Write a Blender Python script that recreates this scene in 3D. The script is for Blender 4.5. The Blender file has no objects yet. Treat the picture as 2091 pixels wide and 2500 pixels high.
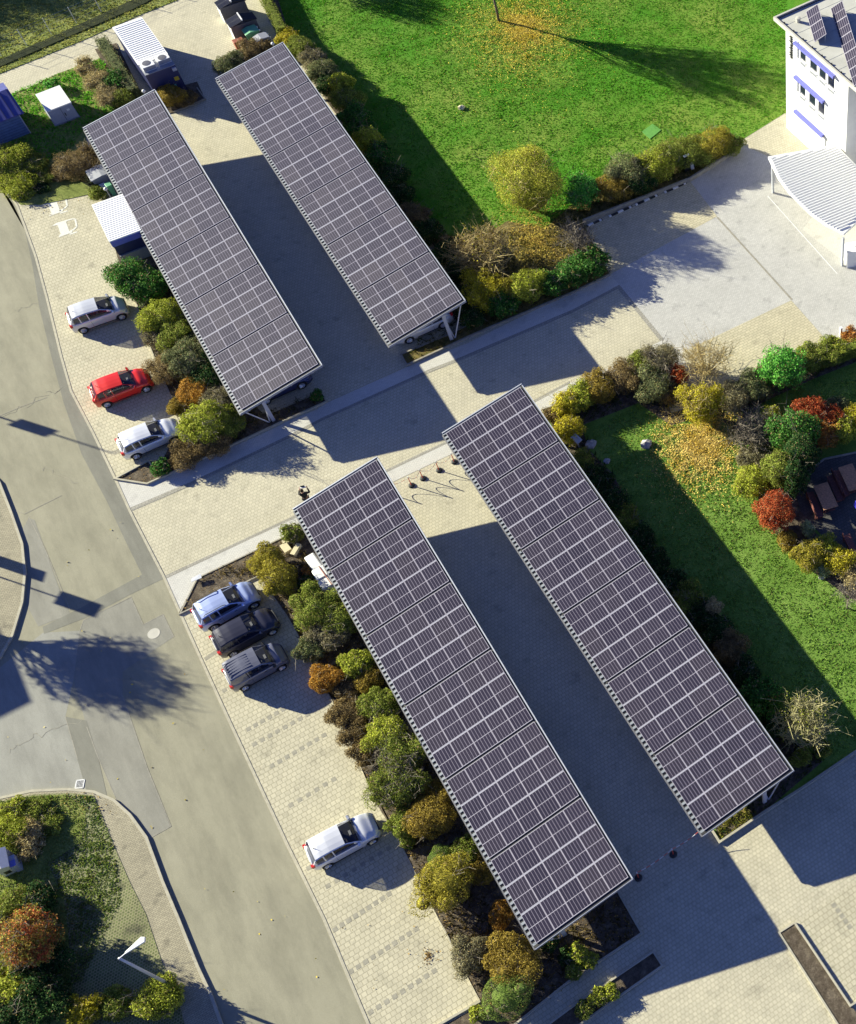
import bpy, math, random
import numpy as np
from mathutils import Matrix, Vector
PI = math.pi
sc = bpy.context.scene
COL = sc.collection
# ------------------------------------------------------------------ camera (solved from the photo)
W0, H0 = 2091.0, 2500.0
YAW, TILT, ROLL = math.radians(-38.39710802), math.radians(32.74147203), math.radians(3.91040915)
CAM = np.array([-0.99254489, -26.07291603, 64.95864392])
FOC, PX, PY = 3034.3191, 2076.001, 1250.112
ROT = (Matrix.Rotation(YAW, 3, 'Z') @ Matrix.Rotation(TILT, 3, 'X') @ Matrix.Rotation(ROLL, 3, 'Z'))
RN = np.array(ROT)
SUN = np.array([1.683, -2.27, -1.0])          # travel direction of the sunlight (per metre of drop)

def at(u, v, z=0.0):
    """world point at height z seen at photo position u, v"""
    d = RN @ np.array([u - PX, -(v - PY), -FOC])
    t = (z - CAM[2]) / d[2]
    return CAM + d * t
def g2(pts, z=0.0):
    return [tuple(at(u, v, z)[:2]) for u, v in pts]

# ------------------------------------------------------------------ object helpers
def tag(o, label=None, cat=None, group=None, kind=None):
    if label: o['label'] = label
    if cat: o['category'] = cat
    if group: o['group'] = group
    if kind: o['kind'] = kind
    return o
def empty(name, loc=(0, 0, 0), rz=0.0, label=None, cat=None, group=None):
    o = bpy.data.objects.new(name, None); COL.objects.link(o)
    o.location = loc; o.rotation_euler = (0, 0, rz); o.empty_display_size = 0.3
    return tag(o, label, cat, group)
def link(name, me, m=None, parent=None, loc=None):
    o = bpy.data.objects.new(name, me); COL.objects.link(o)
    if m is not None and not me.materials: me.materials.append(m)
    if parent is not None: o.parent = parent
    if loc is not None: o.location = loc
    return o
def copy_tree(o, parent=None):
    kids = list(o.children)
    c = o.copy(); COL.objects.link(c)
    c.parent = parent
    for ch in kids: copy_tree(ch, c)
    return c

class MB:
    def __init__(s): s.v = []; s.f = []
    def add(s, vs, fs):
        k = len(s.v); s.v += [tuple(map(float, p)) for p in vs]; s.f += [tuple(i + k for i in f) for f in fs]; return s
    def box(s, x0, x1, y0, y1, z0, z1):
        return s.add([(x0,y0,z0),(x1,y0,z0),(x1,y1,z0),(x0,y1,z0),(x0,y0,z1),(x1,y0,z1),(x1,y1,z1),(x0,y1,z1)],
                     [(0,3,2,1),(4,5,6,7),(0,1,5,4),(1,2,6,5),(2,3,7,6),(3,0,4,7)])
    def prism(s, poly, z0, z1):
        n = len(poly)
        a = sum(poly[i][0]*poly[(i+1)%n][1]-poly[(i+1)%n][0]*poly[i][1] for i in range(n))
        if a < 0: poly = poly[::-1]
        vs = [(x, y, z0) for x, y in poly] + [(x, y, z1) for x, y in poly]
        return s.add(vs, [tuple(range(n))[::-1], tuple(range(n, 2*n))] + [(i, (i+1)%n, n+(i+1)%n, n+i) for i in range(n)])
    def obox(s, p, q, w, z0, z1):
        """box along the ground line p-q of width w"""
        p = np.array(p[:2], float); q = np.array(q[:2], float); d = q - p; L = np.linalg.norm(d) or 1; n = np.array([-d[1], d[0]])/L*w/2
        return s.prism([tuple(p+n), tuple(p-n), tuple(q-n), tuple(q+n)], z0, z1)
    def tube(s, pts, r, n=6, cap=True):
        pts = [np.array(p, float) for p in pts]; rs = r if isinstance(r, (list, tuple)) else [r]*len(pts)
        k = len(s.v); N = len(pts)
        for i, p in enumerate(pts):
            t = pts[min(i+1, N-1)] - pts[max(i-1, 0)]; t = t/(np.linalg.norm(t)+1e-9)
            a = np.cross(t, [0, 0, 1.0]) if abs(t[2]) < .95 else np.cross(t, [1.0, 0, 0]); a /= np.linalg.norm(a); b = np.cross(t, a)
            for j in range(n):
                th = 2*PI*j/n; s.v.append(tuple(p + rs[i]*(math.cos(th)*a + math.sin(th)*b)))
        for i in range(N-1):
            for j in range(n):
                s.f.append((k+i*n+j, k+i*n+(j+1)%n, k+(i+1)*n+(j+1)%n, k+(i+1)*n+j))
        if cap:
            s.f.append(tuple(k+j for j in range(n))[::-1]); s.f.append(tuple(k+(N-1)*n+j for j in range(n)))
        return s
    def lathe(s, prof, c=(0,0,0), axis='z', n=16):
        k = len(s.v); m = len(prof)
        for r, h in prof:
            for j in range(n):
                th = 2*PI*j/n; a, b = r*math.cos(th), r*math.sin(th)
                p = (a, b, h) if axis == 'z' else (a, h, b)
                s.v.append((c[0]+p[0], c[1]+p[1], c[2]+p[2]))
        for i in range(m-1):
            for j in range(n):
                s.f.append((k+i*n+j, k+i*n+(j+1)%n, k+(i+1)*n+(j+1)%n, k+(i+1)*n+j))
        s.f.append(tuple(k+j for j in range(n))[::-1]); s.f.append(tuple(k+(m-1)*n+j for j in range(n)))
        return s
    def mesh(s, name, smooth=False):
        me = bpy.data.meshes.new(name); me.from_pydata(s.v, [], s.f)
        if smooth: me.polygons.foreach_set('use_smooth', [True]*len(me.polygons))
        me.update(); return me
    def build(s, name, m, parent=None, loc=None, smooth=False):
        return link(name, s.mesh(name, smooth), m, parent, loc)
def bevel(o, w=.02, seg=2):
    b = o.modifiers.new('b', 'BEVEL'); b.width = w; b.segments = seg; b.limit_method = 'ANGLE'; return o
def fix_normals(o):
    import bmesh
    bm = bmesh.new(); bm.from_mesh(o.data); bmesh.ops.recalc_face_normals(bm, faces=bm.faces); bm.to_mesh(o.data); bm.free(); return o

def quads_mesh(name, V):
    """V: (n,4,3) array of separate quads, or (n,3,3) triangles"""
    n, k = V.shape[0], V.shape[1]
    me = bpy.data.meshes.new(name)
    me.vertices.add(n*k); me.vertices.foreach_set('co', V.reshape(-1).astype(np.float32))
    me.loops.add(n*k); me.loops.foreach_set('vertex_index', np.arange(n*k, dtype=np.int32))
    me.polygons.add(n); me.polygons.foreach_set('loop_start', np.arange(0, n*k, k, dtype=np.int32))
    me.polygons.foreach_set('loop_total', np.full(n, k, dtype=np.int32))
    me.update(calc_edges=True); return me

# ------------------------------------------------------------------ materials
class NT:
    def __init__(s, name):
        s.m = bpy.data.materials.new(name); s.m.use_nodes = True; s.t = s.m.node_tree
        s.b = s.t.nodes['Principled BSDF']; s.out = s.t.nodes['Material Output']
    def n(s, typ, **kw):
        x = s.t.nodes.new(typ)
        for k, v in kw.items():
            if k in x.inputs: x.inputs[k].default_value = v
            else: setattr(x, k, v)
        return x
    def l(s, a, b): s.t.links.new(a, b)
    def coord(s, kind='Object', scale=1.0, rot=0.0, loc=(0,0,0)):
        c = s.n('ShaderNodeTexCoord'); mp = s.n('ShaderNodeMapping')
        mp.inputs['Scale'].default_value = (scale,)*3 if not isinstance(scale, tuple) else scale
        mp.inputs['Rotation'].default_value = (0, 0, rot); mp.inputs['Location'].default_value = loc
        s.l(c.outputs[kind], mp.inputs['Vector']); return mp.outputs['Vector']
    def noise(s, vec, scale, detail=4, rough=.6):
        x = s.n('ShaderNodeTexNoise'); x.inputs['Scale'].default_value = scale; x.inputs['Detail'].default_value = detail; x.inputs['Roughness'].default_value = rough
        s.l(vec, x.inputs['Vector']); return x.outputs['Fac']
    def ramp(s, fac, stops, interp='LINEAR'):
        r = s.n('ShaderNodeValToRGB'); cr = r.color_ramp; cr.interpolation = interp
        while len(cr.elements) < len(stops): cr.elements.new(.5)
        for e, (p, c) in zip(cr.elements, stops): e.position = p; e.color = (*c, 1) if len(c) == 3 else c
        s.l(fac, r.inputs['Fac']); return r.outputs['Color']
    def mix(s, fac, a, b, mode='MIX'):
        x = s.n('ShaderNodeMix', data_type='RGBA', blend_type=mode)
        for sock, val in ((x.inputs[0], fac), (x.inputs[6], a), (x.inputs[7], b)):
            if hasattr(val, 'links'): s.l(val, sock)
            elif isinstance(val, (int, float)): sock.default_value = val
            else: sock.default_value = (*val, 1) if len(val) == 3 else val
        return x.outputs[2]
    def math(s, op, a, b=None):
        x = s.n('ShaderNodeMath', operation=op)
        for sock, val in ((x.inputs[0], a), (x.inputs[1], b)):
            if val is None: continue
            if hasattr(val, 'links'): s.l(val, sock)
            else: sock.default_value = val
        return x.outputs[0]
    def bump(s, h, strength=.3, dist=.02):
        x = s.n('ShaderNodeBump'); x.inputs['Strength'].default_value = strength; x.inputs['Distance'].default_value = dist
        s.l(h, x.inputs['Height']); s.l(x.outputs['Normal'], s.b.inputs['Normal'])
    def col(s, c): s.l(c, s.b.inputs['Base Color']) if hasattr(c, 'links') else setattr(s.b.inputs['Base Color'], 'default_value', (*c, 1))
def simple(name, c, rough=.5, metal=0.0, var=.12, scale=6.0, coat=0.0, bump=0.0):
    t = NT(name); v = t.coord(); f = t.noise(v, scale)
    lo = tuple(x*(1-var) for x in c); hi = tuple(min(1, x*(1+var)) for x in c)
    t.col(t.ramp(f, [(.3, lo), (.7, hi)]))
    t.b.inputs['Roughness'].default_value = rough; t.b.inputs['Metallic'].default_value = metal
    t.b.inputs['Coat Weight'].default_value = coat; t.b.inputs['Coat Roughness'].default_value = .05
    if bump: t.bump(t.noise(v, scale*4), bump)
    return t.m

def pavers(name, c, mortar, bw, bh, rot=0.0, msize=.02, var=.09, stain=.16, off=.5, bump=.25):
    t = NT(name); v = t.coord('Object', 1.0, rot)
    b = t.n('ShaderNodeTexBrick'); b.inputs['Scale'].default_value = 1.0
    b.inputs['Brick Width'].default_value = bw; b.inputs['Row Height'].default_value = bh
    b.inputs['Mortar Size'].default_value = msize; b.inputs['Mortar Smooth'].default_value = .25; b.offset = off
    b.inputs['Color1'].default_value = (*[x*(1-var) for x in c], 1); b.inputs['Color2'].default_value = (*[min(1, x*(1+var)) for x in c], 1)
    b.inputs['Mortar'].default_value = (*mortar, 1); t.l(v, b.inputs['Vector'])
    n1 = t.noise(v, .35, 5, .65); n2 = t.noise(v, 9.0, 3, .7)
    c1 = t.mix(1.0, b.outputs['Color'], t.ramp(n1, [(.3, (1-stain,)*3), (.65, (1.0,)*3)]), 'MULTIPLY')
    c2 = t.mix(1.0, c1, t.ramp(n2, [(.25, (.86,)*3), (.7, (1.04,)*3)]), 'MULTIPLY')
    c2 = t.mix(1.0, c2, t.ramp(t.noise(t.coord('Object', 1.0, 0, (13, 7, 0)), 1.1, 3, .55), [(.58, (1.0,)*3), (.72, (1-stain*1.5,)*3)]), 'MULTIPLY')
    t.col(c2); t.b.inputs['Roughness'].default_value = .85
    t.bump(t.math('SUBTRACT', 1.0, b.outputs['Fac']), bump, .01)
    return t.m

def ground_mat(name, stops, s1=1.2, s2=14.0, bump=.6, rough=.95, dist=.05, mixin=None, bs=28):
    t = NT(name); v = t.coord()
    a = t.noise(v, s1, 6, .7); b = t.noise(v, s2, 4, .7)
    f = t.math('ADD', t.math('MULTIPLY', a, .55), t.math('MULTIPLY', b, .45))
    c = t.ramp(f, stops)
    if mixin:
        col, sc_, lo, hi = mixin
        c = t.mix(t.ramp(t.noise(v, sc_, 5, .7), [(lo, (0,0,0)), (hi, (1,1,1))]), c, col)
    t.col(c); t.b.inputs['Roughness'].default_value = rough; t.b.inputs['Specular IOR Level'].default_value = .15
    t.bump(t.noise(v, bs, 5, .75), bump, dist); return t.m

LEAFMATS = {}
def leafmat(c1, c2, trans=.25):
    key = (c1, c2, trans)
    if key in LEAFMATS: return LEAFMATS[key]
    t = NT('foliage')
    g = t.n('ShaderNodeNewGeometry'); r = g.outputs['Random Per Island']
    v = t.coord(); n1 = t.noise(v, 1.5, 4, .65)
    n1 = t.math('ADD', n1, t.math('MULTIPLY', t.math('SUBTRACT', t.math('FRACT', t.math('MULTIPLY', r, 17.3)), .5), .22))
    base = t.ramp(n1, [(.36, c1), (.60, c2)])
    base = t.mix(t.math('GREATER_THAN', t.math('FRACT', t.math('MULTIPLY', r, 7.7)), .90), base, (.26, .19, .09))
    vary = t.ramp(r, [(0, (.55, .55, .55)), (.5, (.95, .95, .9)), (1, (1.5, 1.45, 1.25))])
    c = t.mix(1.0, base, vary, 'MULTIPLY')
    t.col(c); t.b.inputs['Roughness'].default_value = .75; t.b.inputs['Specular IOR Level'].default_value = .12
    tr = t.n('ShaderNodeBsdfTranslucent'); t.l(c, tr.inputs['Color'])
    mx = t.n('ShaderNodeMixShader'); mx.inputs[0].default_value = trans
    t.l(t.b.outputs[0], mx.inputs[1]); t.l(tr.outputs[0], mx.inputs[2]); t.l(mx.outputs[0], t.out.inputs['Surface'])
    LEAFMATS[key] = t.m; return t.m

M = {}
Y_ = (.60, .54, .365)
M['pave'] = pavers('yellow_pavers', (.565, .52, .385), (.40, .365, .265), .22, .22, 0, .016, .07, .14)
M['lot'] = pavers('parking_pavers', (.56, .515, .375), (.39, .355, .25), .27, .27, 0, .022, .07, .16)
M['grey'] = pavers('light_grey_pavers', (.56, .548, .51), (.38, .37, .36), .2, .1, 0, .012, .08, .14)
M['band'] = pavers('pale_band_pavers', (.62, .60, .55), (.46, .45, .42), .2, .1, 0, .01, .04, .10)
M['stud'] = simple('stud_pavers', (.31, .29, .23), .9, 0, .2, 3)
M['edge'] = pavers('edge_pavers', (.36, .34, .29), (.22, .21, .18), .2, .2, 0, .014, .08, .1)
M['yel2'] = pavers('yellow_brick_pavers', (.56, .505, .35), (.36, .33, .23), .34, .2, 0, .018, .08, .12)
M['walk'] = pavers('sidewalk_pavers', (.40, .36, .25), (.24, .21, .15), .2, .1, 0, .014, .12, .25)
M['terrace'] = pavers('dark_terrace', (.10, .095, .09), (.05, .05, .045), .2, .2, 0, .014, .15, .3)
def asphalt(name, c, c2):
    t = NT(name); v = t.coord(); a = t.noise(v, .25, 6, .65); b = t.noise(v, 60, 3, .8); d = t.noise(t.coord('Object', (1.0, .25, 1)), .9, 5, .7)
    cc = t.ramp(a, [(.3, c), (.7, c2)])
    cc = t.mix(1.0, cc, t.ramp(b, [(.3, (.72,)*3), (.7, (1.2,)*3)]), 'MULTIPLY')
    cc = t.mix(1.0, cc, t.ramp(d, [(.35, (.80,)*3), (.6, (1.04,)*3)]), 'MULTIPLY')
    t.col(cc); t.b.inputs['Roughness'].default_value = .9; t.bump(b, .25, .01); return t.m
M['road'] = asphalt('asphalt', (.275, .26, .185), (.33, .31, .225))
M['road2'] = asphalt('asphalt_grey', (.29, .285, .25), (.34, .335, .295))
M['patch'] = asphalt('asphalt_patch', (.20, .195, .16), (.235, .23, .19))
M['patchl'] = asphalt('asphalt_patch_pale', (.25, .242, .205), (.29, .28, .235))
M['lawn'] = ground_mat('lawn', [(.30, (.035, .12, .005)), (.5, (.065, .22, .010)), (.70, (.12, .31, .03))], .45, 9, .5, dist=.05, mixin=((.22, .29, .05), .13, .42, .70))
M['lawn2'] = ground_mat('garden_lawn', [(.32, (.07, .14, .018)), (.5, (.14, .25, .04)), (.68, (.24, .34, .08))], .5, 10, .7, dist=.06)
M['rough'] = ground_mat('rough_grass', [(.3, (.08, .11, .02)), (.5, (.20, .24, .06)), (.7, (.40, .38, .14))], .6, 8, .7, dist=.07)
M['ditch'] = ground_mat('ditch', [(.3, (.01, .02, .008)), (.7, (.05, .06, .025))], .6, 8, 1.0, dist=.1)
M['soil'] = ground_mat('mulch', [(.32, (.035, .025, .018)), (.5, (.12, .095, .07)), (.68, (.30, .25, .18))], 2.5, 22, 1.0, dist=.06, bs=40)
M['litter'] = ground_mat('leaf_litter', [(.32, (.05, .045, .015)), (.5, (.17, .14, .05)), (.68, (.36, .28, .10))], 2.0, 22, 1.0, dist=.06, bs=40)
M['base'] = ground_mat('base_ground', [(.3, (.05, .07, .02)), (.7, (.12, .13, .05))], .2, 4, .6)
M['grid'] = pavers('grass_pavers', (.14, .17, .05), (.32, .30, .16), .14, .14, 0, .022, .3, .4)
M['kerb'] = simple('kerb_stone', (.42, .39, .30), .85, 0, .15, 4, bump=.2)
M['kerbd'] = simple('kerb_stone_dark', (.30, .28, .23), .85, 0, .2, 4, bump=.2)
M['alu'] = simple('aluminium', (.62, .62, .66), .45, .35, .06)
M['teeth'] = simple('roof_sheet_metal', (.20, .22, .26), .6, .2, .08)
M['trim'] = simple('trim_metal', (.33, .35, .42), .5, .3, .08)
M['steel'] = simple('galvanised_steel', (.50, .52, .56), .5, .3, .1)
M['white'] = simple('white_paint', (.74, .74, .74), .5, 0, .04)
M['roadpaint'] = simple('worn_road_paint', (.68, .67, .60), .8, 0, .16, 14)
M['roofwhite'] = simple('white_roof_sheet', (.84, .84, .84), .6, 0, .03, 2)
M['whitewall'] = simple('white_render', (.74, .74, .73), .8, 0, .03, 2)
M['greywall'] = simple('shaded_wing_render', (.66, .69, .70), .8, 0, .04, 2)
M['roofgrey'] = simple('roof_membrane', (.50, .495, .45), .9, 0, .12, .8)
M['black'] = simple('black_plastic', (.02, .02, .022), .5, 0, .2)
M['rubber'] = simple('tyre_rubber', (.018, .018, .018), .8, 0, .2)
M['rim'] = simple('alloy', (.55, .55, .57), .3, .7, .05)
M['blue'] = simple('blue_blind', (.15, .16, .50), .6, 0, .08)
M['blued'] = simple('dark_blue_panel', (.02, .026, .10), .5, 0, .12, 2)
M['shedroof'] = simple('blue_metal_roof', (.075, .085, .29), .45, .2, .1, 2)
M['shedwall'] = simple('blue_wall_boards', (.085, .15, .33), .6, 0, .2, 3)
M['cabinet'] = simple('cabinet_steel', (.36, .38, .46), .5, 0, .08)
M['green'] = simple('green_plastic', (.13, .38, .20), .5, 0, .12)
M['brown'] = simple('brown_plastic', (.30, .09, .045), .55, 0, .2)
M['darkgrey'] = simple('dark_grey_plastic', (.10, .10, .12), .5, 0, .2)
M['midgrey'] = simple('mid_grey_plastic', (.26, .27, .31), .5, 0, .1)
M['red'] = simple('red_plastic', (.62, .07, .03), .5, 0, .1)
M['wood'] = simple('weathered_wood', (.42, .22, .12), .7, 0, .35, 9)
M['wooddark'] = simple('bench_wood', (.16, .055, .045), .65, 0, .3, 9)
M['timber'] = simple('pale_timber', (.66, .58, .38), .8, 0, .12)
M['stone'] = simple('rock', (.40, .38, .36), .9, 0, .3, 5, bump=.6)
M['bark'] = simple('bark', (.12, .09, .06), .9, 0, .3, 12)
M['barkpale'] = simple('pale_bark', (.36, .33, .16), .9, 0, .3, 12)
M['twiggrey'] = simple('grey_twigs', (.20, .17, .13), .9, 0, .3, 12)
M['twigtan'] = simple('tan_twigs', (.42, .33, .14), .9, 0, .3, 12)
M['parasol'] = simple('parasol_cloth', (.07, .06, .62), .8, 0, .1)
M['yellow'] = simple('yellow_panel', (.55, .40, .03), .6)
M['teal'] = simple('teal_panel', (.12, .45, .45), .6)
M['concrete'] = simple('concrete', (.50, .48, .42), .9, 0, .1, 2, bump=.15)
def glassmat(name, c=(.01, .013, .03), rough=.06):
    t = NT(name); v = t.coord(); t.col(t.ramp(t.noise(v, 3), [(.3, c), (.7, tuple(x*1.8 for x in c))]))
    t.b.inputs['Roughness'].default_value = rough; t.b.inputs['Specular IOR Level'].default_value = .6; return t.m
M['glass'] = glassmat('window_glass')
t = NT('car_glass'); t.col((.012, .016, .04)); t.b.inputs['Roughness'].default_value = .05; tr_ = t.n('ShaderNodeBsdfTransparent'); mx_ = t.n('ShaderNodeMixShader'); mx_.inputs[0].default_value = .45
t.l(t.b.outputs[0], mx_.inputs[1]); t.l(tr_.outputs[0], mx_.inputs[2]); t.l(mx_.outputs[0], t.out.inputs['Surface']); M['cglass'] = t.m
def paint(name, c, metal=.25, rough=.32):
    t = NT(name); v = t.coord(); t.col(t.ramp(t.noise(v, 2.0), [(.3, tuple(x*.95 for x in c)), (.7, c)]))
    t.b.inputs['Metallic'].default_value = metal; t.b.inputs['Roughness'].default_value = rough
    t.b.inputs['Coat Weight'].default_value = .5; t.b.inputs['Coat Roughness'].default_value = .08; return t.m

def panel_mat(name, W, L, cols=6, rows=10, dark=1.0, spec=.12, busbar=1.0):
    """one photovoltaic module: frame, cell columns, half-cut centre line"""
    t = NT(name); c = t.n('ShaderNodeTexCoord'); sp = t.n('ShaderNodeSeparateXYZ'); t.l(c.outputs['Object'], sp.inputs[0])
    x, y = sp.outputs['X'], sp.outputs['Y']
    ax, ay = t.math('ABSOLUTE', x), t.math('ABSOLUTE', y)
    frame = t.math('MAXIMUM', t.math('GREATER_THAN', ax, W/2-.016), t.math('GREATER_THAN', ay, L/2-.035))
    mid = t.math('LESS_THAN', ay, .016)
    iw = W - .04; il = L - .07
    fx = t.math('FRACT', t.math('ADD', t.math('MULTIPLY', x, cols/iw), 100.0))
    gx = t.math('GREATER_THAN', t.math('ABSOLUTE', t.math('SUBTRACT', fx, .5)), .5-.011*cols/iw)
    fy = t.math('FRACT', t.math('ADD', t.math('MULTIPLY', y, 2*rows/il), 100.0))
    gy = t.math('GREATER_THAN', t.math('ABSOLUTE', t.math('SUBTRACT', fy, .5)), .5-.003*2*rows/il)
    oi = t.n('ShaderNodeObjectInfo')
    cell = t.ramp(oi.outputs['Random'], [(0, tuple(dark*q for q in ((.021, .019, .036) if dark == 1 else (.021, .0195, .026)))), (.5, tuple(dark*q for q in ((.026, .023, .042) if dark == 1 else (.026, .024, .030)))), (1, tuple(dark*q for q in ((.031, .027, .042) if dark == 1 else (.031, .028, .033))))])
    cc = t.mix(gy, cell, (.08, .07, .11)); cc = t.mix(gx, cc, (.21, .19, .245)); cc = t.mix(mid, cc, (.36, .34, .41)); cc = t.mix(frame, cc, (.36, .345, .41))
    t.col(cc); t.b.inputs['Roughness'].default_value = .3; t.b.inputs['Specular IOR Level'].default_value = spec
    return t.m

# ------------------------------------------------------------------ foliage
def rnd_dirs(n, rg, zmin=-.35):
    d = rg.normal(size=(int(n*1.8)+20, 3)); d /= np.linalg.norm(d, axis=1)[:, None]; d = d[d[:, 2] > zmin][:n]; return d
def leaf_quads(P, N, size, rg, jit=.7, asp=1.0):
    n = len(P); nn = N + rg.normal(size=(n, 3))*jit; nn /= np.linalg.norm(nn, axis=1)[:, None]
    a = np.cross(nn, rg.normal(size=(n, 3))); a /= np.linalg.norm(a, axis=1)[:, None]; b = np.cross(nn, a)
    s = size*rg.uniform(.6, 1.35, size=(n, 1)); a = a*s*asp; b = b*s
    return np.stack([P-a*.5, P+b*.35, P+a*.5, P-b*.35], 1)
def blob_leaves(c, r, n, size, rg, jit=.7, rough=.16, zmin=-.35, asp=1.2):
    d = rnd_dirs(n, rg, zmin); n = len(d)
    ph = rg.uniform(0, 6.3, 6)
    lump = (np.sin(d[:,0]*7+ph[0])*np.sin(d[:,1]*7+ph[1])+np.sin(d[:,2]*6+ph[2])*np.sin(d[:,0]*11+ph[3])*.6+np.sin(d[:,1]*13+ph[4])*.4)
    k = (1 + rough*lump*.6 - np.abs(rg.normal(size=n))*rough*.9)[:, None]
    r = np.array(r)[None, :] if np.ndim(r) else np.array([[r, r, r]])
    return leaf_quads(np.array(c) + d*k*r, d, size, rg, jit, asp)
def core_quads(c, r):
    out = []; U, V = 8, 5
    r = np.array(r) if np.ndim(r) else np.array([r, r, r])
    def p(i, j): th = 2*PI*i/U; ph = -PI/2+PI*j/V; return np.array(c)+r*np.array([math.cos(th)*math.cos(ph), math.sin(th)*math.cos(ph), math.sin(ph)])
    for i in range(U):
        for j in range(V): out.append([p(i, j), p(i+1, j), p(i+1, j+1), p(i, j+1)])
    return np.array(out)
def twigs(mb, base, h, spread, n, rg, r=.02, sub=4, up=.55):
    for i in range(n):
        a = rg.uniform(0, 2*PI); s = spread*math.sqrt(rg.uniform(.05, 1)); hh = h*rg.uniform(.7, 1.08)*(1-.35*(s/spread)**2)
        tip = np.array(base)+[s*math.cos(a), s*math.sin(a), hh]
        mid = np.array(base)*.45+tip*.55; mid[2] = base[2]+hh*up; mid[:2] = np.array(base)[:2]+(tip[:2]-np.array(base)[:2])*.42
        mb.tube([base, mid, tip], [r, r*.75, r*.35], 3, False)
        for k in range(sub):
            t = rg.uniform(.2, .95); p0 = mid*(1-t)+tip*t
            q = p0+np.array([rg.normal(), rg.normal(), abs(rg.normal())*.9])*spread*.26
            mb.tube([p0, q], [r*.5, r*.25], 3, False)
            for _ in range(2):
                tt = rg.uniform(.3, .9); p1 = p0*(1-tt)+q*tt; mb.tube([p1, p1+rg.normal(size=3)*spread*.12], [r*.3, r*.2], 3, False)

SH = 0
def scale_at(u, v):
    a = at(u, v); d = RN.T @ (a-CAM); return FOC/-d[2]
LOOKS = {
 'willow': ((.32, .36, .035), (.52, .52, .09), .09, 1.6, 1.1, .22),  # two leaf colours, leaf size, density, height factor, shape roughness, twig share
 'dgreen': ((.014, .045, .014), (.045, .10, .025), .10, 1.0, 1.0, .18),
 'laurel': ((.03, .11, .02), (.08, .20, .035), .13, .9, 1.1, .24),
 'bgreen': ((.07, .27, .04), (.15, .42, .07), .13, .9, 1.15, .30),
 'olive':  ((.13, .165, .025), (.25, .30, .055), .08, 1.1, 1.0, .18),
 'ygreen': ((.22, .26, .025), (.38, .42, .06), .09, 1.1, 1.1, .22),
 'yellow': ((.38, .34, .02), (.58, .52, .05), .09, 1.0, 1.1, .28),
 'gold':   ((.23, .20, .025), (.38, .34, .05), .07, 1.3, 1.4, .14),
 'ggreen': ((.10, .125, .05), (.20, .22, .11), .08, 1.1, 1.0, .18),
 'grey':   ((.15, .14, .08), (.26, .24, .15), .07, 1.0, 1.0, .22),
 'brown':  ((.14, .10, .045), (.25, .19, .09), .07, 1.1, .95, .20),
 'orange': ((.30, .15, .025), (.44, .25, .045), .07, 1.3, 1.0, .12),
 'obrown': ((.20, .145, .025), (.33, .25, .05), .07, 1.3, 1.0, .12),
 'red':    ((.30, .05, .025), (.50, .13, .045), .09, 1.1, 1.3, .24),
 'redor':  ((.30, .11, .03), (.40, .22, .05), .11, 1.0, 1.0, .26),
 'autumn': ((.40, .09, .04), (.26, .27, .05), .11, 1.2, 1.0, .34),
 'tan':    ((.36, .30, .15), (.52, .44, .25), .08, .7, .9, .3),
 'ball':   ((.10, .16, .03), (.18, .25, .06), .05, 1.8, 1.1, .05),
 'pale':   ((.30, .36, .16), (.48, .52, .28), .08, .8, .9, .3),
}
def shrub(u, v, rp, look, label, group=None, hf=None, cat='shrub', name='shrub', twig=0, flat=1.0, seed=None, sx=1.0, sy=1.0, dens=1.0):
    """u, v: photo position of the crown centre, rp: its radius in photo pixels"""
    global SH; SH += 1
    c1, c2, ls, dn, hh, rough = LOOKS[look]; gain = 1.0 if look in ('yellow', 'willow', 'red', 'tan') else 1.2
    c1 = tuple(q*gain for q in c1); c2 = tuple(q*gain for q in c2); ls *= .85; dn *= 1.15
    rg = np.random.default_rng(seed or SH*7+1)
    r = rp/scale_at(u, v); h = r*1.5*(hf or hh)*flat; r *= 1.30 if group else 1.0
    c = at(u, v, h*.55)
    root = empty(name, (c[0], c[1], 0), 0, label, cat, group)
    n = int(min(15000 if look == 'willow' else 6500, 300+620*dn*dens*(r/ls*.10)**2*.9*(1+h/r)))
    main = .80
    Q = [core_quads((0, 0, h*.42), (r*.52*sx, r*.52*sy, h*.34))]
    Q.append(blob_leaves((0, 0, h*.48), (r*main*sx, r*main*sy, h*.5), n, ls, rg, .75, rough, -.6))
    for k in range(7 if rough > .08 else 2):
        a = rg.uniform(0, 2*PI); d = r*rg.uniform(.38, .80); rr = r*rg.uniform(.24, .46)
        cc = (d*math.cos(a)*sx, d*math.sin(a)*sy, h*rg.uniform(.45, .75))
        Q.append(blob_leaves(cc, (rr, rr, rr*.9*min(1, h/r)), int(n*.16), ls, rg, .75, rough*1.3, -.5))
        if rr > .3 and look != 'willow': Q.append(core_quads(cc, (rr*.48, rr*.48, rr*.4*min(1, h/r))))
    link('foliage', quads_mesh('foliage', np.concatenate(Q)), leafmat(c1, c2), root)
    mb = MB()
    twigs(mb, (0, 0, .02), h*1.12, r*1.0*max(.5, min(sx, sy)), 7+twig, rg, .018+.004*r, 2 if not twig else 4)
    mb.build('stems', M['twiggrey'] if look not in ('tan', 'yellow', 'willow') else M['twigtan'], root)
    return root
ORD = ['topmost', 'second', 'third', 'fourth', 'fifth', 'sixth', 'seventh', 'eighth', 'ninth', 'tenth', 'eleventh', 'twelfth', 'thirteenth',
       'fourteenth', 'fifteenth', 'sixteenth', 'seventeenth', 'eighteenth', 'nineteenth', 'twentieth', 'twenty-first', 'twenty-second', 'twenty-third', 'twenty-fourth', 'twenty-fifth', 'twenty-sixth']
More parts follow.
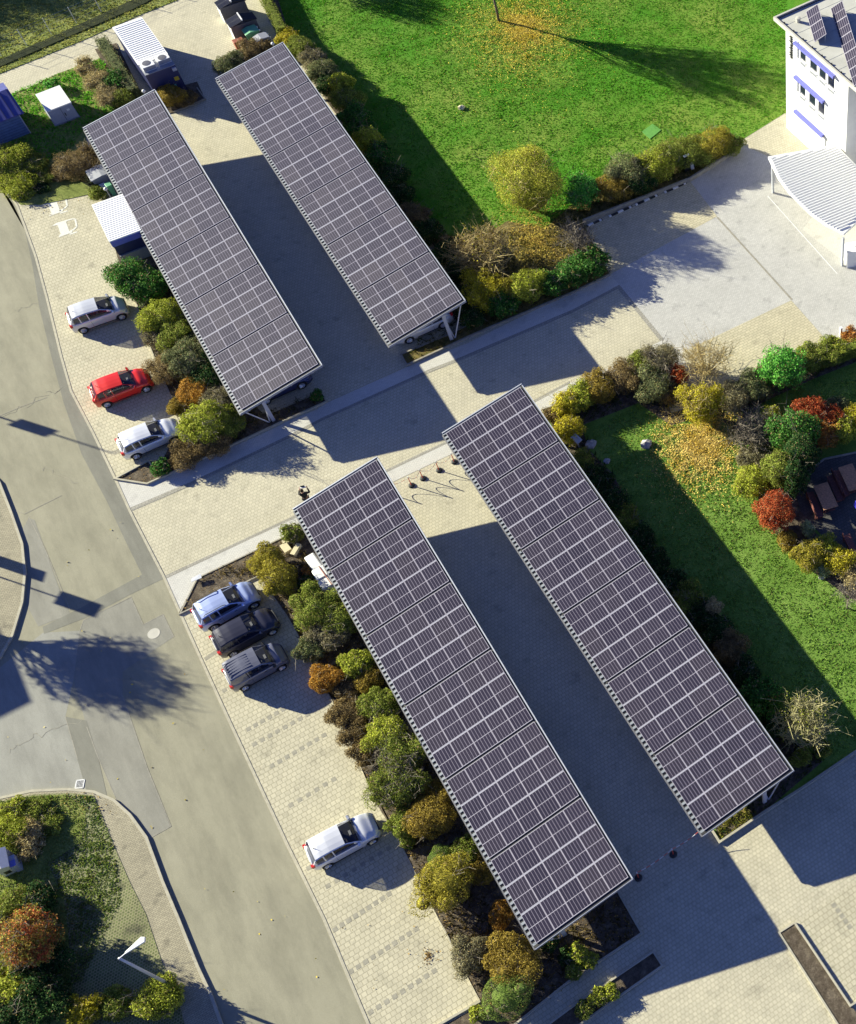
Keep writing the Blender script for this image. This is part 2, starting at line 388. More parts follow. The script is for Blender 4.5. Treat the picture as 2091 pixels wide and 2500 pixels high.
def row(place, group, items, **kw):
    items = sorted(items, key=lambda q: q[1])
    for i, it in enumerate(items):
        u, v, rp, look, words = it[:5]; ex = it[5] if len(it) > 5 else {}
        pos = ORD[i] if i else 'topmost'
        lab = f"{words}, {pos}{'' if i==0 else ' from top'} {place}"
        shrub(u, v, rp, look, lab, group, **{**kw, **ex})
def bare(u, v, rp, label, group=None, h=None, m='twiggrey', n=46, r=.03, leaves=None, cat='bush', name='bare_bush', trunk=0.0, nl=500, base=None):
    global SH; SH += 1
    rg = np.random.default_rng(SH*11+3); R = rp/scale_at(u, v); h = h or R*1.7
    c = at(u, v, h*.5) if base is None else at(*base)
    root = empty(name, (c[0], c[1], 0), 0, label, cat, group)
    b = (0, 0, trunk)
    mb = MB(); twigs(mb, b, h-trunk, R, n, rg, r, 7, .5)
    if trunk:
        mb.build('crown', M[m], root)
        MB().tube([(0,0,-.05), (0,0,trunk)], [r*2.6, r*2], 7).build('trunk', M[m], root, smooth=True)
    else: mb.build('branches', M[m], root)
    if leaves:
        c1, c2 = LOOKS[leaves][:2]
        Q = blob_leaves((0, 0, trunk+(h-trunk)*.5), (R*.85, R*.85, (h-trunk)*.5), nl, LOOKS[leaves][2], rg, 1.5, .5)
        link('foliage', quads_mesh('foliage', Q), leafmat(c1, c2), root)
    return root
def hedge_line(p, q, w, h, look, label, group=None, n=2600, name='hedge', cat='hedge', rough=.10):
    """clipped hedge between two ground points (world)"""
    global SH; SH += 1
    rg = np.random.default_rng(SH*5+2); p = np.array(p[:2]); q = np.array(q[:2]); L = np.linalg.norm(q-p); a = math.atan2(*(q-p)[::-1])
    c = (p+q)/2; root = empty(name, (c[0], c[1], 0), a, label, cat, group)
    c1, c2, ls = LOOKS[look][:3]
    # sample the surface of a rounded box
    X = rg.uniform(-1, 1, (n, 3)); ar = np.array([h*w*2, h*L*2, L*w]); ar = ar/ar.sum(); fc = rg.choice(3, n, p=ar)
    X[np.arange(n), fc] = np.sign(X[np.arange(n), fc]); top = fc == 2; X[top, 2] = 1
    N = np.zeros((n, 3)); N[np.arange(n), fc] = X[np.arange(n), fc]
    P = X*np.array([L/2, w/2, h/2])+[0, 0, h/2]
    wob = np.sin(P[:,0]*2.1+SH)*.5+np.sin(P[:,0]*4.7+1)*.35+np.sin(P[:,1]*6+P[:,0]*3)*.4
    P[:, 2] += wob*rough*h*.6*(P[:,2]/h); P[:, 1] += wob*rough*.5*np.sign(P[:, 1]); P += rg.normal(size=(n, 3))*.05
    Q = leaf_quads(P, N, ls, rg, .7, 1.2)
    link('foliage', quads_mesh('foliage', Q), leafmat(c1, c2), root)
    mb = MB().box(-L/2+.12, L/2-.12, -w/2+.1, w/2-.1, .02, h-.14); mb.build('inner_foliage', leafmat(c1, c2), root)
    return root

# ------------------------------------------------------------------ ground sheets
STR = []
def sheet(name, pts, m, z, world=False, label=None):
    poly = pts if world else g2(pts)
    me = MB(); n = len(poly)
    a = sum(poly[i][0]*poly[(i+1)%n][1]-poly[(i+1)%n][0]*poly[i][1] for i in range(n))
    if a < 0: poly = poly[::-1]
    me.add([(x, y, z) for x, y in poly], [tuple(range(n))])
    o = me.build(name, m); tag(o, kind='structure'); return o
def slab(name, pts, m, z0, z1, world=False):
    o = MB().prism(pts if world else g2(pts), z0, z1).build(name, m); tag(o, kind='structure'); return o
def kerb(pts, w=.1, h=.12, m='kerb', closed=False, world=False, name='kerb'):
    P = [np.array(p, float) for p in (pts if world else g2(pts))]; mb = MB()
    idx = range(len(P) if closed else len(P)-1); n = len(P)
    # mitred strip
    L, R_ = [], []
    for i in range(n):
        a = P[i]-P[i-1] if (i > 0 or closed) else P[1]-P[0]; b = P[(i+1) % n]-P[i] if (i < n-1 or closed) else P[-1]-P[-2]
        a = a/np.linalg.norm(a); b = b/np.linalg.norm(b); t = a+b; t /= np.linalg.norm(t); nn = np.array([-t[1], t[0]])
        k = w/2/max(.4, float(nn@np.array([-a[1], a[0]]))); L.append(P[i]+nn*k); R_.append(P[i]-nn*k)
    for i in idx:
        j = (i+1) % n; mb.prism([tuple(L[i]), tuple(R_[i]), tuple(R_[j]), tuple(L[j])], -.05, h)
    o = mb.build(name, M[m]); tag(o, kind='structure'); return o

base = MB().add([(-200,-200,-.08), (260,-200,-.08), (260,260,-.08), (-200,260,-.08)], [(0,1,2,3)]).build('ground', M['base']); tag(base, kind='structure')
sheet('pavement', [(-11.35, -60), (60, -60), (60, 34), (60, 95), (-40, 95), (-40, 72), (-12.5, 72), (-11.6, 62)], M['pave'], 0.0, True)
RE = [(-60, 330), (0, 440), (40, 504), (84, 625), (111, 725), (147, 872), (171, 956), (223, 1055), (279, 1171), (315, 1250), (399, 1413), (478, 1589), (558, 1764), (610, 1875), (700, 2068), (788, 2246), (895, 2500), (1060, 2880)]
sheet('road', RE + [(-1500, 2880), (-1500, 330)], M['road'], .006)
off = lambda pts, d: [(x+d, y) for x, y in pts]
re_w = g2(RE)
kerb([(x+.07, y) for x, y in re_w], .14, .022, 'kerb', world=True, name='road_edge_stones')
# parking bays beside the road
sheet('parking_bays', RE[2:9] + [(283, 1171), (364, 1127), (445, 1030), (425, 985), (368, 850), (335, 745), (300, 673), (280, 560), (225, 470), (40, 504)], M['lot'], .004)
sheet('parking_bays', [(441, 1500), (634, 1407), (700, 1500), (764, 1621), (815, 1716), (883, 1875), (979, 2058), (1071, 2242), (1174, 2445), (1200, 2500), (1350, 2880), (1060, 2880)] + RE[-2:9:-1][:6] , M['lot'], .004)
# asphalt patches
sheet('road_patch', [(0, 448), (24, 478), (60, 560), (78, 640), (96, 750), (126, 872), (156, 985), (200, 1110), (262, 1226), (304, 1316), (347, 1403), (398, 1412), (315, 1250), (279, 1171), (223, 1055), (171, 956), (147, 872), (111, 725), (84, 625), (62, 560), (30, 495), (-10, 440)], M['patch'], .010)
sheet('road_patch', [(347, 1403), (198, 1484), (104, 1531), (108, 1548), (206, 1510), (330, 1446), (400, 1413), (398, 1409)], M['patch'], .0105)
sheet('road_patch', [(70, 1265), (30, 1340), (66, 1400), (66, 1480), (94, 1530), (172, 1500), (150, 1450), (110, 1340), (85, 1270)], M['patchl'], .010)
sheet('road_patch', [(204, 1515), (320, 1460), (350, 1525), (400, 1500), (425, 1555), (395, 1575), (300, 1640), (300, 1700), (360, 1875), (416, 2018), (365, 2048), (290, 1965), (258, 1890), (240, 1850), (212, 1775), (180, 1660), (195, 1540)], M['patchl'], .010)
sheet('road_patch', [(212, 1760), (160, 1750), (188, 1850), (215, 1945), (262, 1945), (240, 1850)], M['patch'], .012)
sheet('road_patch', [(-900, 1560), (0, 1630), (105, 1545), (195, 1540), (180, 1660), (160, 1750), (215, 1940), (80, 1933), (0, 1951), (-900, 2100)], M['road2'], .008)
# crossing lane bands and court
sheet('pale_band', [(283, 1173), (361, 1183), (470, 1133), (640, 1060), (700, 1030), (774, 1000), (798, 984), (995, 896), (1142, 838), (1400, 711), (1491, 671), (1513, 695), (1400, 755), (1134, 868), (1043, 904), (786, 1020), (700, 1065), (478, 1171), (317, 1240)], M['band'], .008)
sheet('edge_row', [(317, 1240), (478, 1171), (700, 1065), (786, 1020), (1043, 904), (1134, 868), (1400, 755), (1513, 695), (1622, 828), (1613, 833), (1509, 705), (1400, 763), (1134, 876), (1043, 912), (786, 1028), (700, 1073), (478, 1180), (319, 1249)], M['edge'], .010)
sheet('pale_band', [(400, 1413), (700, 1274), (947, 1151), (1090, 1083), (1310, 980), (1391, 936), (1483, 900), (1622, 828), (1680, 860), (1560, 900), (1326, 1000), (1102, 1109), (959, 1177), (700, 1310), (484, 1413), (438, 1497)], M['band'], .008)
sheet('edge_row', [(398, 1408), (700, 1268), (947, 1145), (1090, 1077), (1310, 974), (1391, 930), (1391, 937), (1310, 981), (1090, 1084), (947, 1152), (700, 1275), (402, 1415)], M['edge'], .010)
sheet('court', [(1491, 671), (1400, 711), (1686, 442), (1798, 371), (1797, 340), (1919, 275), (2300, 60), (2500, 700), (2091, 804), (2037, 832), (1762, 960), (1700, 990), (1622, 828), (1513, 695)], M['grey'], .006)
sheet('court_bays', [(1666, 860), (1933, 733), (2021, 832), (1762, 965), (1720, 985)], M['yel2'], .010)
sheet('court_bays', [(1425, 545), (1686, 442), (1752, 528), (1500, 665), (1440, 690), (1400, 711), (1391, 600)], M['yel2'], .010)
sheet('court_path', [(1795, 345), (1919, 275), (1921, 311), (2068, 447), (1975, 470), (1875, 381)], M['pave'], .010)
sheet('court_path', [(1960, 560), (2070, 645), (2160, 700), (2160, 560), (2040, 460)], M['band'], .010)
for a, b, w, m in (((1752, 530), (1935, 732), .14, 'kerbd'), ((1875, 478), (2045, 668), .05, 'white')):
    A, B = at(*a), at(*b); o = MB().obox(A, B, w, .008, .014).build('drain_channel', M[m]); tag(o, kind='structure')
# lawns and beds
sheet('lawn', [(640, -60), (650, 0), (700, 110), (770, 180), (800, 170), (985, 470), (1080, 600), (1190, 700), (1420, 560), (1425, 545), (1686, 440), (1797, 351), (1919, 275), (1925, 311), (2400, 60), (2400, -900), (640, -900)], M['lawn'], .02)
slab('planting_bed', [(995, 893), (980, 867), (1095, 819), (1141, 796), (1130, 700), (1060, 560), (1085, 575), (1160, 590), (1240, 540), (1330, 560), (1420, 480), (1700, 330), (1797, 340), (1798, 371), (1686, 442), (1425, 545), (1470, 640), (1491, 671), (1400, 715), (1160, 817)], M['litter'], -.05, .06)
kerb([(1797, 345), (1798, 371), (1686, 442), (1425, 545)], .14, .35, 'kerbd')
kerb([(1491, 671), (1400, 715), (1160, 817), (995, 893), (980, 867)], .12, .14, 'kerbd')
kerb([(980, 867), (1095, 819), (1141, 796)], .1, .12, 'kerbd')
slab('planting_bed', [(620, -60), (640, 0), (690, 105), (740, 140), (800, 250), (1060, 600), (1090, 600), (1000, 480), (985, 470), (910, 360), (830, 200), (770, 150), (700, 60), (680, 0), (670, -60)], M['soil'], -.05, .05)
X1 = g2([(0, 0)])
slab('planting_bed', [(283, 1171), (364, 1127), (395, 1130), (445, 1030), (425, 985), (368, 850), (335, 745), (300, 673), (280, 600), (330, 560), (400, 640), (560, 900), (640, 1010), (661, 1012), (758, 970), (785, 954), (799, 982), (700, 1027), (361, 1183)], M['soil'], -.05, .06)
kerb([(785, 954), (799, 982), (700, 1027), (361, 1183), (283, 1171), (364, 1127), (378, 1145)], .1, .14, 'kerb')
kerb([(425, 985), (368, 850), (335, 745), (320, 700)], .08, .09, 'kerb')
slab('planting_bed', [(438, 1497), (484, 1413), (700, 1310), (745, 1275), (790, 1380), (1290, 2300), (1440, 2230), (1508, 2176), (1568, 2280), (1391, 2397), (1262, 2500), (1200, 2540), (1174, 2445), (1138, 2377), (1103, 2297), (1071, 2242), (1027, 2154), (979, 2058), (915, 1955), (883, 1875), (851, 1796), (815, 1716), (764, 1621), (735, 1560), (700, 1500), (634, 1407)], M['soil'], -.05, .06)
kerb([(634, 1407), (441, 1500), (484, 1413), (700, 1310), (745, 1285)], .08, .1, 'kerbd')
kerb([(1440, 2220), (1509, 2177), (1568, 2280), (1391, 2397), (1262, 2500), (1150, 2580)], .1, .14, 'kerb')
kerb([(1174, 2445), (1079, 2500), (1000, 2545)], .12, .12, 'kerb')
kerb([(700, 1500), (764, 1621), (815, 1716), (883, 1875), (979, 2058), (1071, 2242), (1174, 2445)], .07, .06, 'kerb')
slab('planting_bed', [(1180, 2452), (1262, 2500), (1300, 2620), (1060, 2620), (1085, 2505)], M['soil'], -.05, .05)
slab('planting_bed', [(1596, 2325), (1618, 2359), (1420, 2500), (1350, 2550), (1290, 2540), (1391, 2465)], M['soil'], -.05, .05)
kerb([(1290, 2540), (1391, 2465), (1596, 2325), (1618, 2359), (1420, 2500), (1350, 2550)], .09, .12, 'kerb')
slab('planting_bed', [(1941, 2254), (1903, 2278), (2045, 2500), (2110, 2600), (2180, 2560), (2077, 2457)], M['soil'], -.05, .06)
kerb([(2110, 2600), (2045, 2500), (1903, 2278), (1941, 2254)], .1, .09, 'kerb')
kerb([(1941, 2254), (2077, 2457), (2120, 2430)], .1, .13, 'kerb')
sheet('parking_bays', [(1945, 2254), (2105, 2140), (2400, 2100), (2400, 2400), (2120, 2435), (2077, 2457)], M['lot'], .006)
# garden right of the lower right carport
slab('garden_lawn', [(1739, 2028), (1758, 2058), (1867, 1984), (1960, 1925), (2110, 1823), (2600, 1500), (2500, 700), (2091, 815), (2037, 840), (1762, 968), (1640, 1010), (1600, 900), (1560, 905), (1326, 1003), (1330, 1010)], M['lawn2'], -.05, .05)
kerb([(1739, 2028), (1758, 2058), (1867, 1984), (1960, 1925), (2110, 1823), (2300, 1700)], .12, .16, 'kerb')
sheet('planting_bed', [(1336, 1003), (1560, 905), (1600, 900), (1640, 1010), (1762, 968), (2037, 840), (2091, 815), (2500, 700), (2500, 770), (2091, 885), (1990, 925), (1860, 985), (1800, 1060), (1740, 1010), (1640, 1040), (1560, 985), (1420, 1040), (1440, 1100), (1500, 1160), (1540, 1250), (1640, 1400), (1760, 1540), (1860, 1680), (1930, 1800), (2010, 1860), (1870, 1980), (1760, 2050), (1500, 1500)], M['soil'], .056)
sheet('planting_bed', [(1840, 1060), (1930, 1090), (2000, 1080), (2000, 1120), (1945, 1203), (1990, 1300), (2091, 1390), (2200, 1450), (2200, 1560), (2091, 1470), (1990, 1400), (1890, 1300), (1850, 1210), (1800, 1180)], M['soil'], .057)
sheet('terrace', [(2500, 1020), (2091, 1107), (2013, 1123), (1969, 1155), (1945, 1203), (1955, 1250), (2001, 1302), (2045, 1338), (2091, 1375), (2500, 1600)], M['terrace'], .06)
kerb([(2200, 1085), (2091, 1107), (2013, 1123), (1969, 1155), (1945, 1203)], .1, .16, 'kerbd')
# rough grass, top left
slab('rough_grass', [(-300, 300), (0, 180), (199, 100), (343, 36), (434, 0), (560, -60), (560, -600), (-600, -600)], M['rough'], -.05, .03)
slab('grass_bank', [(-300, 290), (0, 165), (190, 82), (330, 22), (400, -14), (385, -24), (310, 8), (180, 68), (0, 148), (-300, 275)], M['ditch'], .03, .10)
sheet('rough_grass', [(-60, 280), (20, 232), (70, 215), (140, 180), (245, 142), (270, 125), (370, 255), (372, 262), (205, 312), (240, 470), (100, 500), (50, 500), (0, 440), (-60, 380)], M['rough'], .03)
sheet('path', [(225, 460), (190, 440), (205, 400), (260, 470), (235, 478)], M['ditch'], .034)
sheet('planting_bed', [(232, 120), (285, 105), (352, 240), (310, 262)], M['soil'], .036)
slab('planting_bed', [(390, 225), (482, 200), (502, 243), (425, 275), (400, 280)], M['soil'], -.05, .06)
kerb([(482, 215), (502, 243), (425, 275)], .08, .12, 'kerbd')
# islands, left
I1 = [(-60, 1120), (0, 1179), (28, 1250), (56, 1330), (63, 1401), (56, 1473), (32, 1553), (0, 1609), (-120, 1700), (-500, 1750), (-500, 900)]
slab('sidewalk', I1, M['walk'], -.05, .11)
kerb(I1[:9], .14, .125, 'kerb')
I2 = [(-600, 2120), (0, 1951), (80, 1933), (167, 1929), (231, 1935), (279, 1955), (319, 1991), (359, 2046), (399, 2154), (438, 2246), (484, 2361), (518, 2433), (542, 2500), (650, 2760)]
slab('sidewalk', I2 + [(-600, 2760)], M['walk'], -.05, .11)
kerb(I2, .14, .125, 'kerb')
slab('grass_verge', [(-600, 2130), (0, 1960), (80, 1942), (167, 1938), (232, 1944), (279, 2062), (319, 2154), (359, 2234), (399, 2353), (430, 2413), (520, 2760), (-600, 2760)], M['grid'], .10, .125)
sheet('rough_grass', [(-600, 2150), (0, 1965), (80, 1946), (160, 1942), (215, 1975), (200, 2060), (120, 2110), (160, 2200), (170, 2280), (180, 2450), (180, 2760), (-600, 2760)], M['rough'], .135)
# ------------------------------------------------------------------ solar carports
BW, BL = 1.055, 0.0
def carport(idx, x0, yb, yt, z1, z2, w, label, postx, posts=True):
    L = yt-yb; phi = math.atan2(z2-z1, w); cs, sn = math.cos(phi), math.sin(phi); Ls = w/cs
    root = empty('solar_carport', (x0+w/2, (yb+yt)/2, 0), 0, label, 'carport', 'solar carports over the parking rows')
    ox, oy = x0+w/2, (yb+yt)/2
    frame = empty('roof', (-w/2, 0, z1)); frame.parent = root; frame.rotation_euler = (0, -phi, 0)
    # frame-local coordinates: x along the slope, y along the carport, z normal to the roof
    mb = MB(); pitch = .3; n = int(L/pitch); p = L/n; prof = []
    for i in range(n):
        y = -L/2+i*p; prof += [(y, -.19), (y+p*.44, -.19), (y+p*.50, -.075), (y+p*.94, -.075)]
    prof.append((L/2, -.19)); k = len(prof)
    mb.add([(0.0, y, z) for y, z in prof]+[(Ls, y, z) for y, z in prof], [(i, i+1, k+i+1, k+i) for i in range(k-1)])
    sh = mb.build('roof_sheet', M['teeth'], frame)
    MB().box(.0, .19, -L/2+.01, L/2-.01, -.188, -.13).build('eaves_valley_shade', M['black'], frame); MB().box(-.012, .0, -L/2, L/2, -.30, -.10).build('eaves_closure', M['darkgrey'], frame)  # black strip between the ribs stands in for shade in the sheet valleys
    mb = MB(); mb.box(0, Ls, L/2-.0, L/2+.07, -.24, -.03).build('edge_trim', M['trim'], frame)
    MB().box(0, Ls, -L/2-.04, -L/2-.002, -.24, -.07).build('edge_trim', M['trim'], frame)
    MB().box(.02, Ls-.07, -L/2, -L/2+.145, -.074, -.062).build('end_gap_shade', M['black'], frame)  # black strip painting the shaded gap past the last modules
    MB().box(Ls-.06, Ls, -L/2, L/2, -.20, -.06).build('edge_trim', M['trim'], frame)
    MB().box(Ls-.16, Ls-.065, -L/2, L/2, -.12, -.07).build('side_gap_shade', M['black'], frame)  # no real part: black strip as shade in the gap beside the trim
    MB().box(-.09, -.012, -L/2, L/2, -.30, -.20).build('gutter', M['darkgrey'], frame)
    mb = MB()
    for s in (.5, 1.9, 3.4, 4.9): mb.box(s, s+.08, -L/2, L/2, -.32, -.195)
    mb.build('purlin', M['steel'], frame)
    # modules
    nb = 6; pit = (L-.16)/nb; gap = .15; ml = (pit-gap-.06)/3; mw = BW
    key = idx > 2
    if key not in carport.cache:
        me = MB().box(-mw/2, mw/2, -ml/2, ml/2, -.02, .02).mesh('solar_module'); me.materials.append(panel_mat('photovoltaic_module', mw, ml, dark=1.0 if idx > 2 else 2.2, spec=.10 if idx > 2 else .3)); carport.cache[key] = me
    me = carport.cache[key]
    for b in range(nb):
        yt0 = L/2-.08-b*pit-gap/2
        for r in range(3):
            y = yt0-ml/2-r*(ml+.03)
            for c in range(5):
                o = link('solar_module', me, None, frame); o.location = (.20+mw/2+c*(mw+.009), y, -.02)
        if b: MB().box(.12, Ls-.17, yt0+.012, yt0+gap-.012, -.074, -.05).build('bay_gap_shade', M['black'], frame)  # black strip laid on the sheet as the shadow gap between bays
        mb = MB()
        for r in range(2):
            y = yt0-(r+1)*ml-r*.03-.015; mb.box(.2, .2+5*mw+.036, y-.016, y+.016, -.05, -.006)
        mb.build('module_rail', M['trim'], frame)
    # posts: a column with two raking struts and a cross beam at every bay line
    for b in range(nb+1):
        y = -L/2+.35+b*(L-.7)/nb
        MB().box(.1, Ls-.15, y-.07, y+.07, -.48, -.325).build('cross_beam', M['steel'], frame)
        zt = z1+(postx)*sn/cs-.4
        if b == 0:
            MB().box(postx-.11-w/2, postx+.11-w/2, y-.07, y+.07, 0, zt).build('post', M['alu'], root)
            d = 1 if postx > 2.5 else -1
            MB().tube([(postx+d*.25-w/2, y, 0), (postx+d*.25+d*1.1-w/2, y, zt+d*.12)], .045, 6).build('strut', M['alu'], root)
            MB().tube([(postx+d*.25-w/2, y, 0), (postx-d*.1-w/2, y+.5, zt-.1)], .045, 6).build('strut', M['alu'], root)
        else:
            MB().box(postx-.1-w/2, postx+.1-w/2, y-.06, y+.06, 0, zt).build('post', M['steel'], root)
    return root
carport.cache = {}
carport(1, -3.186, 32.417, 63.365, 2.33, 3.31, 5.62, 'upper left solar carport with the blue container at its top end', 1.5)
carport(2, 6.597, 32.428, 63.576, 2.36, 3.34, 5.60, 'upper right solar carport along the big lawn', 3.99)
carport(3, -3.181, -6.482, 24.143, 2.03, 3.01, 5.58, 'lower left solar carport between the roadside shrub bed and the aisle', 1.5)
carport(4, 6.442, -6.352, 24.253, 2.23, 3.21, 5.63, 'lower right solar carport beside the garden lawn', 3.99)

# ------------------------------------------------------------------ cars
def interp(x, pts):
    xs = [p[0] for p in pts]; ys = [p[1] for p in pts]
    x = min(max(x, xs[0]), xs[-1])
    for i in range(len(xs)-1):
        if x <= xs[i+1]:
            t = (x-xs[i])/(xs[i+1]-xs[i]); t2 = t*t*(3-2*t); t = t*.5+t2*.5; return ys[i]*(1-t)+ys[i+1]*t
    return ys[-1]
def wheel_parts(parent, x, y, r, side):
    w = MB().lathe([(r*.62, -.1), (r*.93, -.11), (r, -.06), (r, .06), (r*.93, .11), (r*.62, .1)], (0, 0, 0), 'y', 22)
    o = w.build('wheel', M['rubber'], parent, (x, y, r), smooth=True)
    m = MB().lathe([(r*.60, .085*side), (r*.64, .105*side), (r*.60, .112*side), (r*.10, .10*side)], (0, 0, 0), 'y', 20)
    for k in range(5):
        a = 2*PI*k/5; m.tube([(0, .115*side, 0), (r*.6*math.cos(a), .118*side, r*.6*math.sin(a))], [.05, .035], 4)
    m.build('rim', M['rim'], o)
def car(L, Wd, H, paintm, name='parked_car', hood=.98, wsl=.75, tail=.35, belt=.95, zh=.86, wb=2.5, wr=.31, van=0, rails=False, roofm=None, ribs=False, tailz=None, roofy=.60, wagon=True, lightm=None):
    """car pointing to +x, centred on the wheelbase middle; parts come back under one empty"""
    root = empty(name)
    hl = L/2; fo = hl; xf, xr = hl, -hl; hw = Wd/2
    axf, axr = wb/2+.02, -wb/2+.02
    NX = 66; xs = [xr+(xf-xr)*i/(NX-1) for i in range(NX)]
    x_ws0 = xf-hood; x_ws1 = x_ws0-wsl           # base and top of the windscreen
    x_rg1 = xr+tail+.06; x_rg0 = xr+.10          # top and base of the rear window
    def plan(x):
        t = abs(x)/hl; e = 1-(max(0, t-.62)/.38)**2.6*.23
        if x > 0: e -= (max(0, t-.8)/.2)**2.2*.10
        return hw*e
    def ztop(x):                                  # bonnet and belt line of the lower body
        return interp(x, [(xr, .62), (xr+.05, .93), (xr+.14, belt+.02), (x_rg1+.2, belt+.02), (x_ws0-.1, belt), (x_ws0+.25, zh+.06), (xf-.28, zh-.09), (xf-.08, zh-.22), (xf, .50)])
    def zbot(x):
        z = .2
        for ax in (axf, axr):
            d = abs(x-ax); rr = wr+.055
            if d < rr: z = max(z, wr+math.sqrt(rr*rr-d*d)*.98)
        return z
    rows = []
    for x in xs:
        w = plan(x); zt = ztop(x); zb = zbot(x); zb2 = max(zb, .2)
        sh = [(w*.55, min(zb2, zt-.05)), (w*.965, min(zb2, zt-.05)), (w, max(.42, zb2+.005) if zb2 < zt-.06 else zt-.05), (w*1.0, max(.60, zb2+.01)), (w*.985, zt-.13), (w*.95, zt-.045), (w*.87, zt), (w*.45, zt+.028), (0, zt+.035)]
        sh = [(a, min(b, zt+.035)) for a, b in sh]
        full = [(-a, b) for a, b in sh[::1]][:-1] + sh[::-1]
        rows.append([(x, a, b) for a, b in full])
    mb = MB(); K = len(rows[0])
    vs = [p for r in rows for p in r]; fs = []
    for i in range(NX-1):
        for j in range(K-1): fs.append((i*K+j, (i+1)*K+j, (i+1)*K+j+1, i*K+j+1))
    fs.append(tuple(range(K))); fs.append(tuple((NX-1)*K+j for j in range(K))[::-1])
    mb.add(vs, fs); body = mb.build('body', paintm, root, smooth=True)
    fix_normals(body)
    MB().box(xr+.25, xf-.3, -hw*.80, hw*.80, .17, .5).build('underbody', M['black'], root)
    # greenhouse
    G0, G1 = x_rg0, x_ws0+.06
    NG = 44; gx = [G0+(G1-G0)*i/(NG-1) for i in range(NG)]
    def zroof(x):
        return interp(x, [(G0, belt+.0), (G0+.04, belt+.10), (x_rg1, H-.075), (x_rg1+.35, H-.02), ((x_rg1+x_ws1)/2, H), (x_ws1, H-.045), ((x_ws1+x_ws0)/2, (H-.05+belt)/2+.05), (G1, belt-.03)])
    def buckets(x, jmid):
        pass
    parts = {'paintL': MB(), 'paintR': MB(), 'front': MB(), 'rear': MB(), 'sideL': MB(), 'sideR': MB(), 'roof': MB()}
    prof = []
    for x in gx:
        zr = zroof(x); wb_ = plan(x)*.93; f = max(0, min(1, (zr-belt)/(H-belt)))
        wr_ = wb_*(1-f)+min(wb_, hw*(roofy+.20))*f
        zb = min(belt-.02, zr)
        prof.append([(x, wb_, zb), (x, wr_*.62+wb_*.38+.012*f, zb+(zr-zb)*.50), (x, wr_*.97+.008, zb+(zr-zb)*.86), (x, wr_*.90, zr-.028*f), (x, wr_*.5, zr), (x, 0, zr+.012*f)])
    pill = [x_ws0-wsl*.62-.30, ] 
    mid = (x_rg1+x_ws1)/2+.08
    def seg(i):
        return (gx[i]+gx[i+1])/2
    for i in range(NG-1):
        x = seg(i)
        for sgn in (1, -1):
            a, b = prof[i], prof[i+1]
            for j in range(5):
                q = [a[j], b[j], b[j+1], a[j+1]]; q = [(p[0], p[1]*sgn, p[2]) for p in q]
                if sgn < 0: q = q[::-1]
                if j < 2:
                    frontlim = x_ws0-wsl*(.22 if j == 0 else .55); rearlim = x_rg1-(.02 if j else .06)
                    isw = (x < frontlim) and (x > rearlim) and abs(x-mid) > .035 and not (van and x < mid-.06)
                    if not van and abs(x-(x_rg1+.42)) < .03 and wagon: isw = False
                    key = ('sideL' if sgn > 0 else 'sideR') if isw else ('paintL' if sgn > 0 else 'paintR')
                elif j == 2: key = 'paintL' if sgn > 0 else 'paintR'
                else:
                    if x > x_ws1-.0: key = 'front'
                    elif x < x_rg1: key = 'rear'
                    else: key = 'roof'
                if j == 3 and key == 'front' and False: key = 'paint'
                parts[key].add(q, [(0, 1, 2, 3)])
    parts['paintL'].build('pillars', paintm, root); parts['paintR'].build('pillars', paintm, root)
    parts['front'].build('windscreen', M['cglass'], root, smooth=True)
    parts['rear'].build('rear_window', M['cglass'], root, smooth=True)
    parts['sideL'].build('side_window', M['cglass'], root); parts['sideR'].build('side_window', M['cglass'], root)
    rf = parts['roof'].build('roof', roofm or paintm, root, smooth=True)
    MB().box(x_rg1-.02, x_ws0-.12, -hw*.80, hw*.80, belt+.036, belt+.05).build('interior', M['black'], root)
    for s in (1, -1):
        MB().box(x_ws1-.28, x_ws1-.16, s*.33-.19, s*.33+.19, belt+.05, belt+.16).box(x_ws1-.27, x_ws1-.19, s*.33-.09, s*.33+.09, belt+.16, min(H-.14, belt+.30)).build('seat', M['midgrey'], root)
    MB().box(x_ws0-.42, x_ws0-.30, -.12, .16, belt+.05, belt+.075).build('dashboard_paper', M['white'], root)
    MB().box(x_ws1+.02, x_ws1+.12, -.52, -.40, H-.22, H-.10).build('mirror', M['black'], root)
    if ribs:
        m = MB()
        for k in range(6): y = -.42+k*.168; m.box(x_rg1+.05, x_ws1-.45, y-.022, y+.022, H-.03, H+.004)
        m.build('roof_rib', paintm, rf)
    if rails:
        for s in (1, -1):
            MB().tube([(x_rg1+.15, s*hw*.69, H-.05), (x_rg1+.25, s*hw*.69, H+.03), (x_ws1-.35, s*hw*.69, H+.03), (x_ws1-.2, s*hw*.69, H-.05)], .022, 5).build('roof_rail', M['black'], root)
    MB().lathe([(.03, 0), (.015, .05), (.004, .16)], (x_rg1+.18, 0, H-.01), 'z', 6).build('aerial', M['black'], root)
    for x in (axf, axr):
        for s in (1, -1): wheel_parts(root, x, s*(hw-.115), wr, s)
